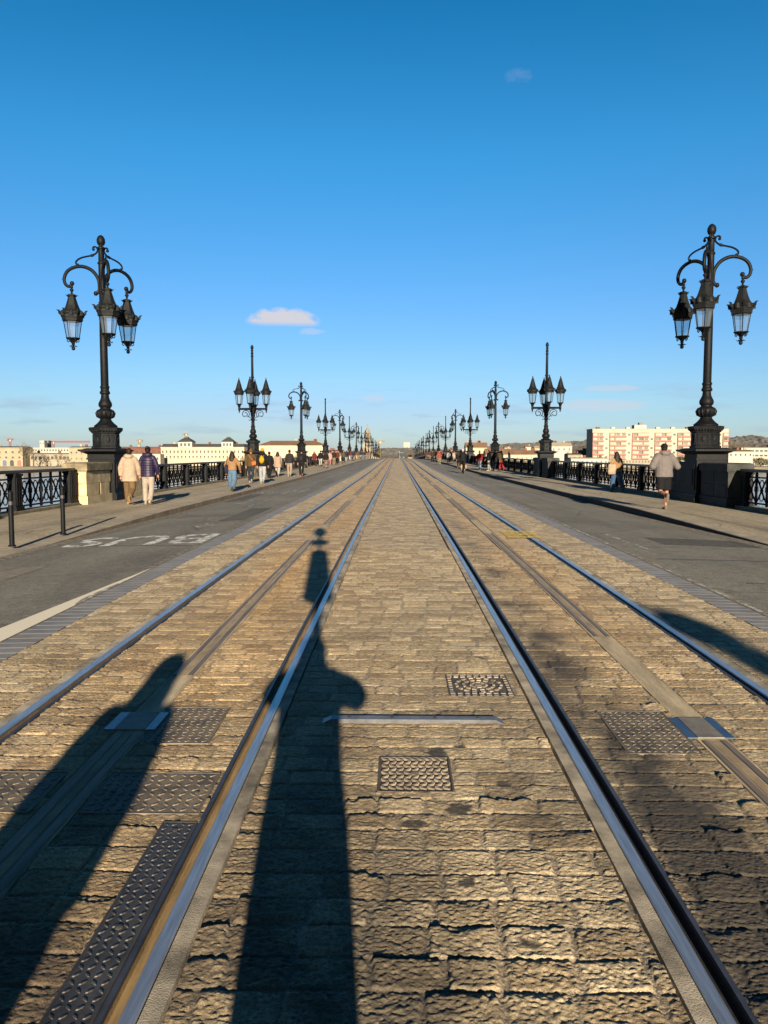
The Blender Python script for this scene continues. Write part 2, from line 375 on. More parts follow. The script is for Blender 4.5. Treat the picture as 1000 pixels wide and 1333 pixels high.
def sett_mat():
    m = bpy.data.materials.new('worn_granite_setts'); m.use_nodes = True; nt = m.node_tree; b = nt.nodes['Principled BSDF']
    at = N(nt, 'ShaderNodeAttribute', attribute_name='surf'); sp = N(nt, 'ShaderNodeSeparateColor'); nt.links.new(at.outputs['Color'], sp.inputs[0])
    tc = N(nt, 'ShaderNodeTexCoord')
    n1 = N(nt, 'ShaderNodeTexNoise', Scale=26, Detail=8, Roughness=.7); nt.links.new(tc.outputs['Object'], n1.inputs['Vector'])
    n2 = N(nt, 'ShaderNodeTexNoise', Scale=170, Detail=3, Roughness=.7); nt.links.new(tc.outputs['Object'], n2.inputs['Vector'])
    rp = N(nt, 'ShaderNodeValToRGB'); e = rp.color_ramp.elements
    e[0].position = .05; e[0].color = (.33, .262, .172, 1); e[1].position = .95; e[1].color = (.57, .48, .34, 1)
    x = rp.color_ramp.elements.new(.5); x.color = (.46, .38, .255, 1)
    nt.links.new(sp.outputs[0], rp.inputs[0])
    def mix(t, f, a, bb):
        n = N(nt, 'ShaderNodeMixRGB', blend_type=t)
        for i, q in ((0, f), (1, a), (2, bb)):
            if isinstance(q, (int, float)): n.inputs[i].default_value = q
            elif isinstance(q, tuple): n.inputs[i].default_value = (*q, 1)
            else: nt.links.new(q, n.inputs[i])
        return n.outputs[0]
    r1 = N(nt, 'ShaderNodeValToRGB'); r1.color_ramp.elements[0].position = .3; r1.color_ramp.elements[1].position = .7
    r1.color_ramp.elements[0].color = (.55, .53, .50, 1); r1.color_ramp.elements[1].color = (1.15, 1.12, 1.05, 1)
    nt.links.new(n1.outputs['Fac'], r1.inputs[0])
    c = mix('MULTIPLY', .8, rp.outputs[0], r1.outputs[0])
    r2 = N(nt, 'ShaderNodeValToRGB'); r2.color_ramp.elements[0].position = .38; r2.color_ramp.elements[1].position = .68
    r2.color_ramp.elements[0].color = (.14, .11, .075, 1); r2.color_ramp.elements[1].color = (.56, .48, .36, 1)
    nt.links.new(n2.outputs['Fac'], r2.inputs[0])
    mj = N(nt, 'ShaderNodeMath', operation='MULTIPLY'); nt.links.new(sp.outputs[1], mj.inputs[0]); mj.inputs[1].default_value = .85
    c = mix('MIX', mj.outputs[0], c, r2.outputs[0])
    n3 = N(nt, 'ShaderNodeTexNoise', Scale=75, Detail=5, Roughness=.75); nt.links.new(tc.outputs['Object'], n3.inputs['Vector'])
    r3 = N(nt, 'ShaderNodeValToRGB'); r3.color_ramp.elements[0].position = .36; r3.color_ramp.elements[1].position = .56
    r3.color_ramp.elements[0].color = (.42, .36, .30, 1); r3.color_ramp.elements[1].color = (1.05, 1.05, 1.05, 1)
    nt.links.new(n3.outputs['Fac'], r3.inputs[0]); c = mix('MULTIPLY', .75, c, r3.outputs[0])
    r4 = N(nt, 'ShaderNodeValToRGB'); r4.color_ramp.elements[0].position = .36; r4.color_ramp.elements[1].position = .70
    r4.color_ramp.elements[0].color = (.62, .60, .57, 1); r4.color_ramp.elements[1].color = (1.55, 1.52, 1.45, 1)
    n4 = N(nt, 'ShaderNodeTexNoise', Scale=300, Detail=3, Roughness=.8); nt.links.new(tc.outputs['Object'], n4.inputs['Vector']); nt.links.new(n4.outputs['Fac'], r4.inputs[0]); c = mix('MULTIPLY', .7, c, r4.outputs[0])
    al = N(nt, 'ShaderNodeMath', operation='MULTIPLY', use_clamp=True); nt.links.new(at.outputs['Alpha'], al.inputs[0]); al.inputs[1].default_value = .62
    c = mix('MULTIPLY', al.outputs[0], c, (1.16, .88, .52))
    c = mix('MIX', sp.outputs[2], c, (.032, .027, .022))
    nt.links.new(c, b.inputs['Base Color']); b.inputs['Roughness'].default_value = .72; b.inputs['Specular IOR Level'].default_value = .35
    bp = N(nt, 'ShaderNodeBump', Strength=.8, Distance=.005); nt.links.new(n2.outputs['Fac'], bp.inputs['Height']); nt.links.new(bp.outputs[0], b.inputs['Normal'])
    return m
SETT = sett_mat()
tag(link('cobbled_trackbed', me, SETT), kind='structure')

# ------------------------------------------------------------------ strips that follow the road surface
YS = list(np.arange(-8, 30, 1.0)) + list(np.arange(30, 120, 3.0)) + list(np.arange(120, 475, 8.0))
def strip(mb, prof, zoff=0.0, y0=None, y1=None, n=None, zfun=None):
    """prof: (x, z above the surface) points swept along y"""
    ys = [y for y in YS if (y0 is None or y > y0) and (y1 is None or y < y1)]
    if y0 is not None: ys = [y0] + ys
    if y1 is not None: ys = ys + [y1]
    vs = []; m = len(prof)
    for y in ys:
        for (x, z) in prof:
            vs.append((x, y, (zfun(x, y) if zfun else Zf(x, y)) + z + zoff))
    fs = [(i * m + k, i * m + k + 1, (i + 1) * m + k + 1, (i + 1) * m + k) for i in range(len(ys) - 1) for k in range(m - 1)]
    mb.add(vs, fs); return mb
rail_words = {-2.205: 'outermost left steel tram rail, sunlit groove on its right', -.785: 'steel tram rail left of the middle setts, crossed by the tall figure shadow',
              .955: 'steel tram rail right of the middle setts with a deep black groove', 2.375: 'outermost right steel tram rail near the right asphalt lane'}
for g, s in HEADS:
    t = empty('tram_rail', (0, 0, 0)); tag(t, rail_words[g], 'tram rail', 'tram rails')
    P = lambda pr: [(g + s * a, z) for a, z in (pr if s > 0 else pr[::-1])]
    strip(MB(), P([(0, -.012), (.002, .001), (.006, .006), (.050, .007), (.054, .0)])).build('rail_head', STEEL, t)
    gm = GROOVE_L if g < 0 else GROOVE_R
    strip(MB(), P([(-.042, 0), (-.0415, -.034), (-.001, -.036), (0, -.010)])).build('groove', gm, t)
    strip(MB(), P([(-.064, .002), (-.0425, .006), (-.041, -.008)])).build('lip', LIP, t)
    if True:
        strip(MB(), P([(.0545, -.02), (.0565, -.02), (.058, .002), (.118, .0045), (.121, -.03), (.131, -.03)])).build('concrete_edging', CONC, t)
aps_m = M('insulating_strip', (.33, .265, .17), .85, 0, .35, 4, .3, 40, stretch=(3, .4, 1))
aps_r = M('conductor_bar', (.15, .115, .085), .6, .25, .35, 5, .1, 30, stretch=(6, .4, 1))
aps_c = M('rusty_centre_strip', (.25, .185, .11), .75, .1, .3, 5, .1, 40)
strips = []
for a, words in ((APS[0], 'ground level power strip running between the left pair of tram rails'), (APS[1], 'ground level power strip running between the right pair of tram rails')):
    t = empty('power_strip', (0, 0, 0)); tag(t, words, 'power rail'); strips.append(t)
    strip(MB(), [(a - .092, -.02), (a - .084, .002), (a + .084, .002), (a + .092, -.02)]).build('insulating_strip', aps_m, t)
    y = (4.1 if a > 0 else 4.15) - 8
    first_ = True
    while y < 160:
        strip(MB(), [(a - .070, .003), (a - .066, .008), (a - .036, .008), (a - .032, .003)], y0=y, y1=y + 8).build('conductor_bar', aps_r, t)
        strip(MB(), [(a + .032, .003), (a + .036, .008), (a + .066, .008), (a + .070, .003)], y0=y, y1=y + 8).build('conductor_bar', aps_r, t)
        strip(MB(), [(a - .022, .0045), (a + .022, .0045)], y0=y, y1=y + 8).build('centre_strip', aps_c, t)
        y += 11 if not first_ else (10.3 if a > 0 else 9.1)
        first_ = False

# ------------------------------------------------------------------ plates, covers, bar
def follow(o):
    """lays a flat thing built around z=0 on the track surface"""
    me = o.data
    for v in me.vertices: v.co.z += Zf(v.co.x, v.co.y)
def frame_z(mb): mb.v = [(x, y, z + Zf(x, y)) for x, y, z in mb.v]; return mb
def chequer(name, label, rect, pitch, mp, mt, studs=()):
    a, b, c, d = rect; t = empty(name, ((a + b) / 2, (c + d) / 2, 0)); o = Vector(t.location)
    tag(t, label, 'metal plate', 'steel plates set in the setts')
    p = MB(); p.box(((a + b) / 2, (c + d) / 2, -.006), (b - a - .008, d - c - .008, .018)); frame_z(p)
    m = MB(); m.v = [(x - o.x, y - o.y, z) for x, y, z in p.v]; m.f = p.f
    m.build('plate', mp, t)
    q = MB(); ny = int((d - c - .02) / pitch); nx = max(2, int((b - a - .012) / pitch))
    px = (b - a - .012) / nx; py = (d - c - .02) / ny
    for i in range(nx):
        for j in range(ny):
            x = a + .006 + px * (i + .5); y = c + .01 + py * (j + .5); an = R(42) if (i + j) % 2 else R(-42)
            L, W = pitch * .43, pitch * .11
            pts = [(-L, 0), (-L * .5, -W), (L * .5, -W), (L, 0), (L * .5, W), (-L * .5, W)]
            ca, sa = math.cos(an), math.sin(an)
            pl = [(x + u * ca - v * sa, y + u * sa + v * ca) for u, v in pts]
            k = len(q.v); q.prism(pl, .002, .0065)
            for n in range(k + 6, k + 12):
                X, Y, ZZ = q.v[n]; q.v[n] = (x + (X - x) * .75, y + (Y - y) * .75, ZZ)
    frame_z(q); q.v = [(x - o.x, y - o.y, z) for x, y, z in q.v]; q.build('tread_pattern', mt, t)
    f = MB()
    for (x, y, sx, sy) in (((a + b) / 2, c + .002, b - a, .006), ((a + b) / 2, d - .002, b - a, .006), (a + .002, (c + d) / 2, .006, d - c - .012), (b - .002, (c + d) / 2, .006, d - c - .012)):
        f.box((x, y, -.004), (sx, sy, .018))
    frame_z(f); f.v = [(x - o.x, y - o.y, z) for x, y, z in f.v]; f.build('edge_frame', mt, t)
    for (x, y) in studs:
        s = MB(); s.lathe([(.014, 0), (.014, .006), (.006, .009)], 10, (x, y, 0)); frame_z(s); s.v = [(u - o.x, v - o.y, z) for u, v, z in s.v]
        s.build('bolt', PLATE_T, t)
chequer('chequer_plate', 'sunlit square chequer plate beside the left power strip', PLATES[0], .042, PLATE2, PLATE2_T)
chequer('chequer_plate', 'wide chequer plate half in the shadow left of the rail', PLATES[1], .046, PLATE2, PLATE2_T, [(-1.32, 3.45), (-.93, 3.45)])
chequer('chequer_plate', 'chequer plate at the left picture edge beyond the dark shadow', PLATES[2], .046, PLATE2, PLATE2_T)
chequer('chequer_plate', 'long narrow dark chequer plate alongside the left inner rail', PLATES[3], .034, PLATE, PLATE_T, [(-.93, 2.45), (-.93, 3.1)])
chequer('chequer_plate', 'worn chequer plate filled with grime beside the right power strip', PLATES[4], .042, PLATE2, PLATE2_T, [(1.25, 4.5)])
def drain(label, rect, seed, kind):
    a, b, c, d = rect; t = empty('cast_cover', ((a + b) / 2, (c + d) / 2, 0)); o = t.location.copy(); tag(t, label, 'manhole cover')
    def put(mb, name, m):
        frame_z(mb); mb.v = [(x - o.x, y - o.y, z) for x, y, z in mb.v]; mb.build(name, m, t)
    put(MB().box(((a + b) / 2, (c + d) / 2, -.012), (b - a - .01, d - c - .01, .018)), 'cover_plate', CAST)
    q = MB(); cx, cy = (a + b) / 2, (c + d) / 2
    if kind == 0:
        n, m_ = 9, 9; px = (b - a - .03) / n; py = (d - c - .03) / m_
        for j in range(m_):
            for i in range(n):
                x = a + .015 + px * (i + .5); y = c + .015 + py * (j + .5)
                if abs(x - cx) < px * .8 and abs(y - cy) < py * .8: continue
                an = R(32) if (j % 2) else R(-32)
                q.box((x, y, .002), (px * .84, py * .22, .010), rz=an)
                q.box((x + px * .3 * (1 if j % 2 else -1), y + py * .42, .002), (px * .40, py * .20, .010))
        q.lathe([(.022, -.002), (.022, .006), (.012, .007)], 8, (cx, cy, 0))
    else:
        for rr in (.05, .10, .15):
            for k in range(int(rr * 90) + 4):
                an = 2 * math.pi * k / (int(rr * 90) + 4)
                q.box((cx + rr * math.cos(an), cy + rr * math.sin(an), .002), (.018, .030, .010), rz=an)
        q.lathe([(.025, -.002), (.025, .006), (.014, .007)], 10, (cx, cy, 0))
        for i in range(9):
            for sy in (c + .02, c + .06, d - .02, d - .06):
                q.box((a + .024 + i * (b - a - .048) / 8, sy, .002), (.03, .022, .010))
        for j in range(7):
            for sx in (a + .02, b - .02): q.box((sx, c + .09 + j * (d - c - .18) / 6, .002), (.022, .03, .010))
    put(q, 'rib_pattern', CAST_T)
    f = MB()
    for (x, y, sx, sy) in ((cx, c + .004, b - a, .010), (cx, d - .004, b - a, .010), (a + .004, cy, .010, d - c - .02), (b - .004, cy, .010, d - c - .02)):
        f.box((x, y, -.004), (sx, sy, .018))
    put(f, 'edge_frame', CAST)
drain('square rusty cast iron cover with zigzag ribs, nearest in the middle setts', PLATES[5], 1, 0)
drain('cast iron cover with concentric rib pattern beyond the low steel bar', PLATES[6], 2, 1)
# raised steel bar
x0, x1, y0 = -.435, .625, 4.39
bm_ = MB(); bm_.add([(x0, y0 - .04, 0), (x1, y0 - .04, 0), (x1, y0 + .04, 0), (x0, y0 + .04, 0),
                    (x0 + .05, y0 - .024, .02), (x1 - .05, y0 - .024, .02), (x1 - .05, y0 + .028, .024), (x0 + .05, y0 + .028, .024)],
                   [(3, 2, 1, 0), (4, 5, 6, 7), (0, 1, 5, 4), (1, 2, 6, 5), (2, 3, 7, 6), (3, 0, 4, 7)])
frame_z(bm_); bar = bm_.build('steel_bar', M('bar_steel', (.16, .16, .165), .42, .5, .35, 5, .1, 40))
tag(bar, 'low steel bar lying across the middle setts between the rails', 'steel bar')
for i in range(4):
    s = MB(); s.lathe([(.010, .0), (.010, .005), (.005, .007)], 8, (x0 + .16 + i * .25, y0, .021)); frame_z(s); s.build('bolt', LIP, bar)
cap_m = M('cap_steel', (.13, .15, .18), .36, .85, .2, 8)
cap_i = M('cap_insert', (.16, .14, .11), .6, .2, .3, 10)
for (a, b, c, d), t, words in ((PLATES[7], strips[0], 'steel cap in shadow'), (PLATES[8], strips[1], 'steel cap reflecting blue sky')):
    q = frame_z(MB().box(((a + b) / 2, (c + d) / 2, .002), (b - a - .114, d - c, .014))).build('steel_cap', cap_i, t); q['label'] = words
    for (u, v) in ((a, a + .055), (b - .055, b)): frame_z(MB().box(((u + v) / 2, (c + d) / 2, 0), (v - u, d - c, .014))).build('side_plate', cap_m, q)

# ------------------------------------------------------------------ road, kerbs, pavements
def asphalt(name, c, seed):
    m = bpy.data.materials.new(name); m.use_nodes = True; nt = m.node_tree; b = nt.nodes['Principled BSDF']
    tc = N(nt, 'ShaderNodeTexCoord'); mp = N(nt, 'ShaderNodeMapping'); mp.inputs['Location'].default_value = (seed, seed * 2, 0); nt.links.new(tc.outputs['Object'], mp.inputs[0])
    big = N(nt, 'ShaderNodeTexNoise', Scale=.5, Detail=6, Roughness=.6); fine = N(nt, 'ShaderNodeTexNoise', Scale=48, Detail=5, Roughness=.85)
    ms = N(nt, 'ShaderNodeMapping'); ms.inputs['Scale'].default_value = (1.6, .10, 1); nt.links.new(mp.outputs[0], ms.inputs[0])
    trk = N(nt, 'ShaderNodeTexNoise', Scale=1.0, Detail=4, Roughness=.55); nt.links.new(ms.outputs[0], trk.inputs['Vector'])
    for n in (big, fine): nt.links.new(mp.outputs[0], n.inputs['Vector'])
    r = N(nt, 'ShaderNodeValToRGB'); e = r.color_ramp.elements; e[0].position = .35; e[1].position = .68
    e[0].color = (*[x * .70 for x in c], 1); e[1].color = (*[x * 1.28 for x in c], 1)
    ad = N(nt, 'ShaderNodeMath', operation='ADD'); ml = N(nt, 'ShaderNodeMath', operation='MULTIPLY'); ml.inputs[1].default_value = .5
    nt.links.new(big.outputs['Fac'], ad.inputs[0]); nt.links.new(trk.outputs['Fac'], ad.inputs[1]); nt.links.new(ad.outputs[0], ml.inputs[0]); nt.links.new(ml.outputs[0], r.inputs[0])
    r2 = N(nt, 'ShaderNodeValToRGB'); e = r2.color_ramp.elements; e[0].position = .38; e[1].position = .66; e[0].color = (.45, .44, .42, 1); e[1].color = (1.55, 1.5, 1.38, 1)
    nt.links.new(fine.outputs['Fac'], r2.inputs[0])
    mx = N(nt, 'ShaderNodeMixRGB', blend_type='MULTIPLY'); mx.inputs[0].default_value = .8; nt.links.new(r.outputs[0], mx.inputs[1]); nt.links.new(r2.outputs[0], mx.inputs[2])
    n7 = N(nt, 'ShaderNodeTexNoise', Scale=11, Detail=6, Roughness=.8); nt.links.new(mp.outputs[0], n7.inputs['Vector'])
    r7 = N(nt, 'ShaderNodeValToRGB'); e = r7.color_ramp.elements; e[0].position = .36; e[1].position = .66; e[0].color = (.70, .69, .68, 1); e[1].color = (1.32, 1.30, 1.24, 1); nt.links.new(n7.outputs['Fac'], r7.inputs[0])
    vo = N(nt, 'ShaderNodeTexVoronoi', Scale=.42, feature='DISTANCE_TO_EDGE'); wv = N(nt, 'ShaderNodeMixRGB'); wv.inputs[0].default_value = .12; nt.links.new(mp.outputs[0], wv.inputs[1]); nt.links.new(n7.outputs['Color'], wv.inputs[2]); nt.links.new(wv.outputs[0], vo.inputs['Vector'])
    rc = N(nt, 'ShaderNodeValToRGB'); e = rc.color_ramp.elements; e[0].position = .0; e[0].color = (.45, .43, .41, 1); e[1].position = .012; e[1].color = (1, 1, 1, 1); nt.links.new(vo.outputs['Distance'], rc.inputs[0])
    m2 = N(nt, 'ShaderNodeMixRGB', blend_type='MULTIPLY'); m2.inputs[0].default_value = .9; nt.links.new(mx.outputs[0], m2.inputs[1]); nt.links.new(r7.outputs[0], m2.inputs[2])
    m3 = N(nt, 'ShaderNodeMixRGB', blend_type='MULTIPLY'); m3.inputs[0].default_value = .7; nt.links.new(m2.outputs[0], m3.inputs[1]); nt.links.new(rc.outputs[0], m3.inputs[2])
    nt.links.new(m3.outputs[0], b.inputs['Base Color']); b.inputs['Roughness'].default_value = .85; b.inputs['Specular IOR Level'].default_value = .3
    bp = N(nt, 'ShaderNodeBump', Strength=.9, Distance=.012); nt.links.new(fine.outputs['Fac'], bp.inputs['Height']); nt.links.new(bp.outputs[0], b.inputs['Normal'])
    return m
ROAD = asphalt('road_asphalt', (.158, .151, .135), 3); PAVE = asphalt('pavement_surface', (.31, .268, .205), 9)
PAVE2 = asphalt('pavement_patch', (.20, .172, .13), 15)
def paint(name, c, thr, sc_=6):
    m = bpy.data.materials.new(name); m.use_nodes = True; nt = m.node_tree; b = nt.nodes['Principled BSDF']; o = nt.nodes['Material Output']
    b.inputs['Base Color'].default_value = (*c, 1); b.inputs['Roughness'].default_value = .7
    tc = N(nt, 'ShaderNodeTexCoord'); n = N(nt, 'ShaderNodeTexNoise', Scale=sc_, Detail=8, Roughness=.75); nt.links.new(tc.outputs['Object'], n.inputs['Vector'])
    r = N(nt, 'ShaderNodeValToRGB'); r.color_ramp.elements[0].position = thr - .05; r.color_ramp.elements[1].position = thr + .05
    t = N(nt, 'ShaderNodeBsdfTransparent'); mx = N(nt, 'ShaderNodeMixShader'); nt.links.new(n.outputs['Fac'], r.inputs[0]); nt.links.new(r.outputs[0], mx.inputs[0])
    nt.links.new(t.outputs[0], mx.inputs[1]); nt.links.new(b.outputs[0], mx.inputs[2]); nt.links.new(mx.outputs[0], o.inputs[0])
    return m
def strip_mat():
    m = M('slate_kerb_setts', (.150, .146, .145), .7, 0, .25, 3)
    nt = m.node_tree; b = nt.nodes['Principled BSDF']
    tc = N(nt, 'ShaderNodeTexCoord'); wv = N(nt, 'ShaderNodeTexWave', Scale=2.0, Distortion=0, wave_profile='SAW'); wv.bands_direction = 'Y'
    nt.links.new(tc.outputs['Object'], wv.inputs['Vector'])
    r = N(nt, 'ShaderNodeValToRGB'); e = r.color_ramp.elements; e[0].position = .0; e[0].color = (0, 0, 0, 1); e[1].position = .14; e[1].color = (1, 1, 1, 1)
    nt.links.new(wv.outputs['Fac'], r.inputs[0]); bp = N(nt, 'ShaderNodeBump', Strength=.7, Distance=.008); nt.links.new(r.outputs[0], bp.inputs['Height']); nt.links.new(bp.outputs[0], b.inputs['Normal'])
    old = b.inputs['Base Color'].links[0].from_socket; mx = N(nt, 'ShaderNodeMixRGB'); nt.links.new(r.outputs[0], mx.inputs[0]); mx.inputs[1].default_value = (.26, .235, .20, 1); nt.links.new(old, mx.inputs[2]); nt.links.new(mx.outputs[0], b.inputs['Base Color'])
    return m
SLATE = strip_mat(); KERB = M('kerb_stone', (.24, .20, .145), .85, 0, .3, 2, .3, 25)
KERBB = M('brown_kerb_stone', (.16, .12, .08), .9, 0, .4, 2.5, .4, 20)
KERBD = M('shaded_kerb_stone', (.02, .018, .016), .9, 0, .4, 2.5, .4, 20)  # black tone paints in the shade on the right kerb face
WHITE = paint('worn_white_paint', (.55, .54, .51), .468, 6); WHITE2 = paint('faded_white_paint', (.34, .33, .30), .52, 5); YEL = paint('worn_yellow_paint', (.60, .43, .08), .465, 16)
def cols(a, b, n): return [(a + (b - a) * i / n, 0) for i in range(n + 1)]
tag(strip(MB(), cols(-6.25, -3.25, 12)).build('road', ROAD), kind='structure')
tag(strip(MB(), cols(3.5, 6.6, 12)).build('road', ROAD), kind='structure')
tag(strip(MB(), cols(-3.25, -2.95, 2), .003).build('slate_edge_strip', SLATE), kind='structure')
tag(strip(MB(), cols(3.2, 3.5, 2), .003).build('slate_edge_strip', SLATE), kind='structure')
def pavz(x, y): return float(PZ(y))
def kz_left(y): return .015 + (HK - .015) * min(1, max(0, (y - 13.5) / 7))
def kz_right(y): return .02 + (HK + .02 - .02) * min(1, max(0, (y - 13.0) / 8))
for s, k0, k1, rr in ((-1, 6.2, 6.5, 9.55), (1, 6.55, 6.85, 9.40)):
    mb = MB(); ys = YS
    def row(xs_z):
        vs = []; m = None
        for y in ys:
            p = xs_z(y); m = len(p); vs += [(x, y, float(PZ(y)) + z) for x, z in p]
        fs = [(i * m + k, i * m + k + 1, (i + 1) * m + k + 1, (i + 1) * m + k) for i in range(len(ys) - 1) for k in range(m - 1)]
        return vs, fs
    hk = kz_left if s < 0 else kz_right
    f = MB(); f.add(*row(lambda y: [(s * k0, -.12), (s * (k0 + .008), hk(y) - .012)]))
    tag(f.build('kerb_face', KERBB if s < 0 else KERBD), kind='structure')
    f = MB(); f.add(*row(lambda y: [(s * (k0 + .008), hk(y) - .012), (s * (k0 + .02), hk(y)), (s * k1, hk(y) + .001)]))
    tag(f.build('kerb', KERB), kind='structure')
    f = MB(); f.add(*row(lambda y: [(s * (k1 + .004), hk(y)), (s * (k1 + .7), HK), (s * 8.2, HK), (s * rr, HK)]))
    tag(f.build('pavement', PAVE), kind='structure')
    for xx, wd in ((7.35, .018), (8.05, .012)):
        tag(strip(MB(), [(s * xx, .003), (s * (xx + wd), .003)], zfun=lambda x, y: float(PZ(y)) + HK).build('pavement_joint', M('joint_tar', (.05, .045, .04), .8)), kind='structure')
tag(strip(MB(), [(-9.4, .0035), (-7.4, .0035)], y0=10.6, y1=14.2, zfun=lambda x, y: float(PZ(y)) + HK).build('pavement_patch', PAVE2), kind='structure')
# tar seams across and along the lanes
seam = M('tar_seam', (.035, .034, .033), .6)
sm = MB()
for (xa, ya, xb, yb2) in ((-6.1, 13.3, -3.4, 12.6), (-5.9, 19.5, -3.4, 19.1), (4.2, 9.2, 6.4, 9.0), (3.8, 11.2, 6.4, 11.4), (4.6, 7.6, 6.5, 7.7), (-6.0, 10.4, -5.0, 9.9), (4.9, 9.9, 5.4, 10.6)):
    n = 14
    for i in range(n):
        t0, t1 = i / n, (i + 1) / n
        p = [xa + (xb - xa) * t0, ya + (yb2 - ya) * t0 + .03 * math.sin(i * 2.1)]; q = [xa + (xb - xa) * t1, ya + (yb2 - ya) * t1 + .03 * math.sin(i * 2.1 + 2.1)]
        sm.add([(p[0], p[1] - .025, Zf(p[0], p[1]) + .004), (q[0], q[1] - .025, Zf(q[0], q[1]) + .004), (q[0], q[1] + .025, Zf(q[0], q[1]) + .004), (p[0], p[1] + .025, Zf(p[0], p[1]) + .004)], [(0, 1, 2, 3)])
tag(sm.build('tar_seam', seam), kind='structure')
# repair patches, gutter grit and manhole in the lanes
PATCH = asphalt('repair_asphalt', (.085, .08, .072), 31); PATCH2 = asphalt('pale_repair_asphalt', (.175, .16, .135), 44); GRIT = paint('gutter_grit', (.20, .165, .11), .47, 9)
for (xa, xb, ya, yb2, m_) in ((-5.7, -4.9, 9.2, 10.6, PATCH2), (-4.1, -3.5, 17.5, 21.5, PATCH), (4.6, 6.3, 13.2, 14.3, PATCH), (3.9, 4.6, 21, 27, PATCH2), (-6.0, -5.2, 26, 31, PATCH), (5.3, 6.2, 8.0, 8.7, PATCH2)):
    tag(strip(MB(), [(xa, .0045), ((xa + xb) / 2, .0045), (xb, .0045)], y0=ya, y1=yb2).build('road_patch', m_), kind='structure')
for a_, b_ in ((-6.2, -5.95), (6.28, 6.53), (-3.36, -3.26), (3.51, 3.62)):
    tag(strip(MB(), [(a_, .005), (b_, .005)], y0=6.0, y1=90).build('gutter_grit', GRIT), kind='structure')
# painted lines
def quadstrip(name, pts, wd, m, zo=.006):
    mb = MB()
    for i in range(len(pts) - 1):
        (xa, ya), (xb, yb2) = pts[i], pts[i + 1]; d = Vector((xb - xa, yb2 - ya)); nn = Vector((-d.y, d.x)).normalized() * wd / 2
        mb.add([(x, y, Zf(x, y) + zo) for x, y in ((xa - nn.x, ya - nn.y), (xa + nn.x, ya + nn.y), (xb + nn.x, yb2 + nn.y), (xb - nn.x, yb2 - nn.y))], [(3, 2, 1, 0)])
    return tag(mb.build(name, m), kind='structure')
quadstrip('lane_line', [(-4.36, y) for y in range(22, 90, 4)], .10, WHITE2)
quadstrip('lane_line', [(3.56, y) for y in np.arange(4, 60, 3.)], .05, WHITE2)
quadstrip('lane_line', [(4.05, 12.2), (4.0, 13.2), (3.95, 14.6)], .10, WHITE2)
mb = MB(); wz = lambda x, y: (x, y, Zf(x, y) + .006)
mb.add([wz(-3.27, 4.5), wz(-3.27, 5.5), wz(-3.27, 6.7), wz(-3.27, 10.2), wz(-3.52, 6.7), wz(-3.62, 5.5), wz(-3.70, 4.5)], [(0, 1, 5, 6), (1, 2, 4, 5), (2, 3, 4)])
tag(mb.build('white_wedge', paint('cream_paint', (.60, .54, .42), .25, 4)), kind='structure')
def lettering(txt, x, y, h, wdt, flip, m, label):
    cu = bpy.data.curves.new('txt', 'FONT'); cu.body = txt; cu.size = 1; cu.align_x = 'CENTER'; cu.offset = .012
    o = bpy.data.objects.new('txt', cu); col.objects.link(o); bpy.context.view_layer.update()
    me = bpy.data.meshes.new_from_object(o.evaluated_get(bpy.context.evaluated_depsgraph_get()))
    bpy.data.objects.remove(o); bpy.data.curves.remove(cu)
    c = np.zeros(len(me.vertices) * 3); me.vertices.foreach_get('co', c); c = c.reshape(-1, 3)
    c[:, 0] = c[:, 0] / (c[:, 0].max() - c[:, 0].min()) * wdt; c[:, 1] = (c[:, 1] - c[:, 1].min()) / (c[:, 1].max() - c[:, 1].min()) * h - h / 2
    if flip: c[:, :2] *= -1
    c[:, 0] += x; c[:, 1] += y; c[:, 2] = Z(c[:, 0], c[:, 1]) + .007
    me.vertices.foreach_set('co', c.ravel()); me.update()
    ob = link('road_lettering', me, m); return tag(ob, label, 'road marking')
lettering('BUS', -4.55, 13.7, 1.55, 2.5, True, WHITE, 'white BUS letters painted upside down on the near left lane')
lettering('BUS', -4.75, 31.5, 3.2, 2.1, True, WHITE2, 'faded white BUS letters far along the left lane, by the walkers')
lettering('BUS', -4.75, 62, 5, 2.1, True, WHITE2, 'small far faded BUS letters on the left lane')
lettering('BUS', 4.85, 38, 3.0, 1.9, False, WHITE2, 'worn BUS letters on the right lane near the standing group')
def arrow(x, y, L, flip, m, label):
    mb = MB(); s = -1 if flip else 1
    pts = [(-.06, -.5), (.06, -.5), (.06, .1), (.30, .1), (0, .5), (-.30, .1), (-.06, .1)]
    mb.add([(x + s * u, y + s * v * L, Zf(x + s * u, y + s * v * L) + .007) for u, v in pts], [(0, 1, 2, 6), (3, 4, 5, 6, 2)])
    tag(mb.build('road_arrow', m), label, 'road marking')
arrow(-4.15, 16.7, 1.6, True, WHITE2, 'short white arrow just beyond the near left lane letters')
arrow(-4.9, 24.8, 2.6, True, WHITE2, 'faded arrow on the left lane between two sets of letters')
ym = MB(); 
for i in range(5):
    for j in range(3):
        x = 1.98 + i * .12; y = 13.6 + j * .42
        ym.add([(x + u, y + v, Zf(x, y) + .014) for u, v in ((0, 0), (.11, 0), (.11, .37), (0, .37))], [(0, 1, 2, 3)])
tag(ym.build('yellow_marking', YEL), 'worn yellow paint patch on the setts beside the right outer rail', 'road marking')
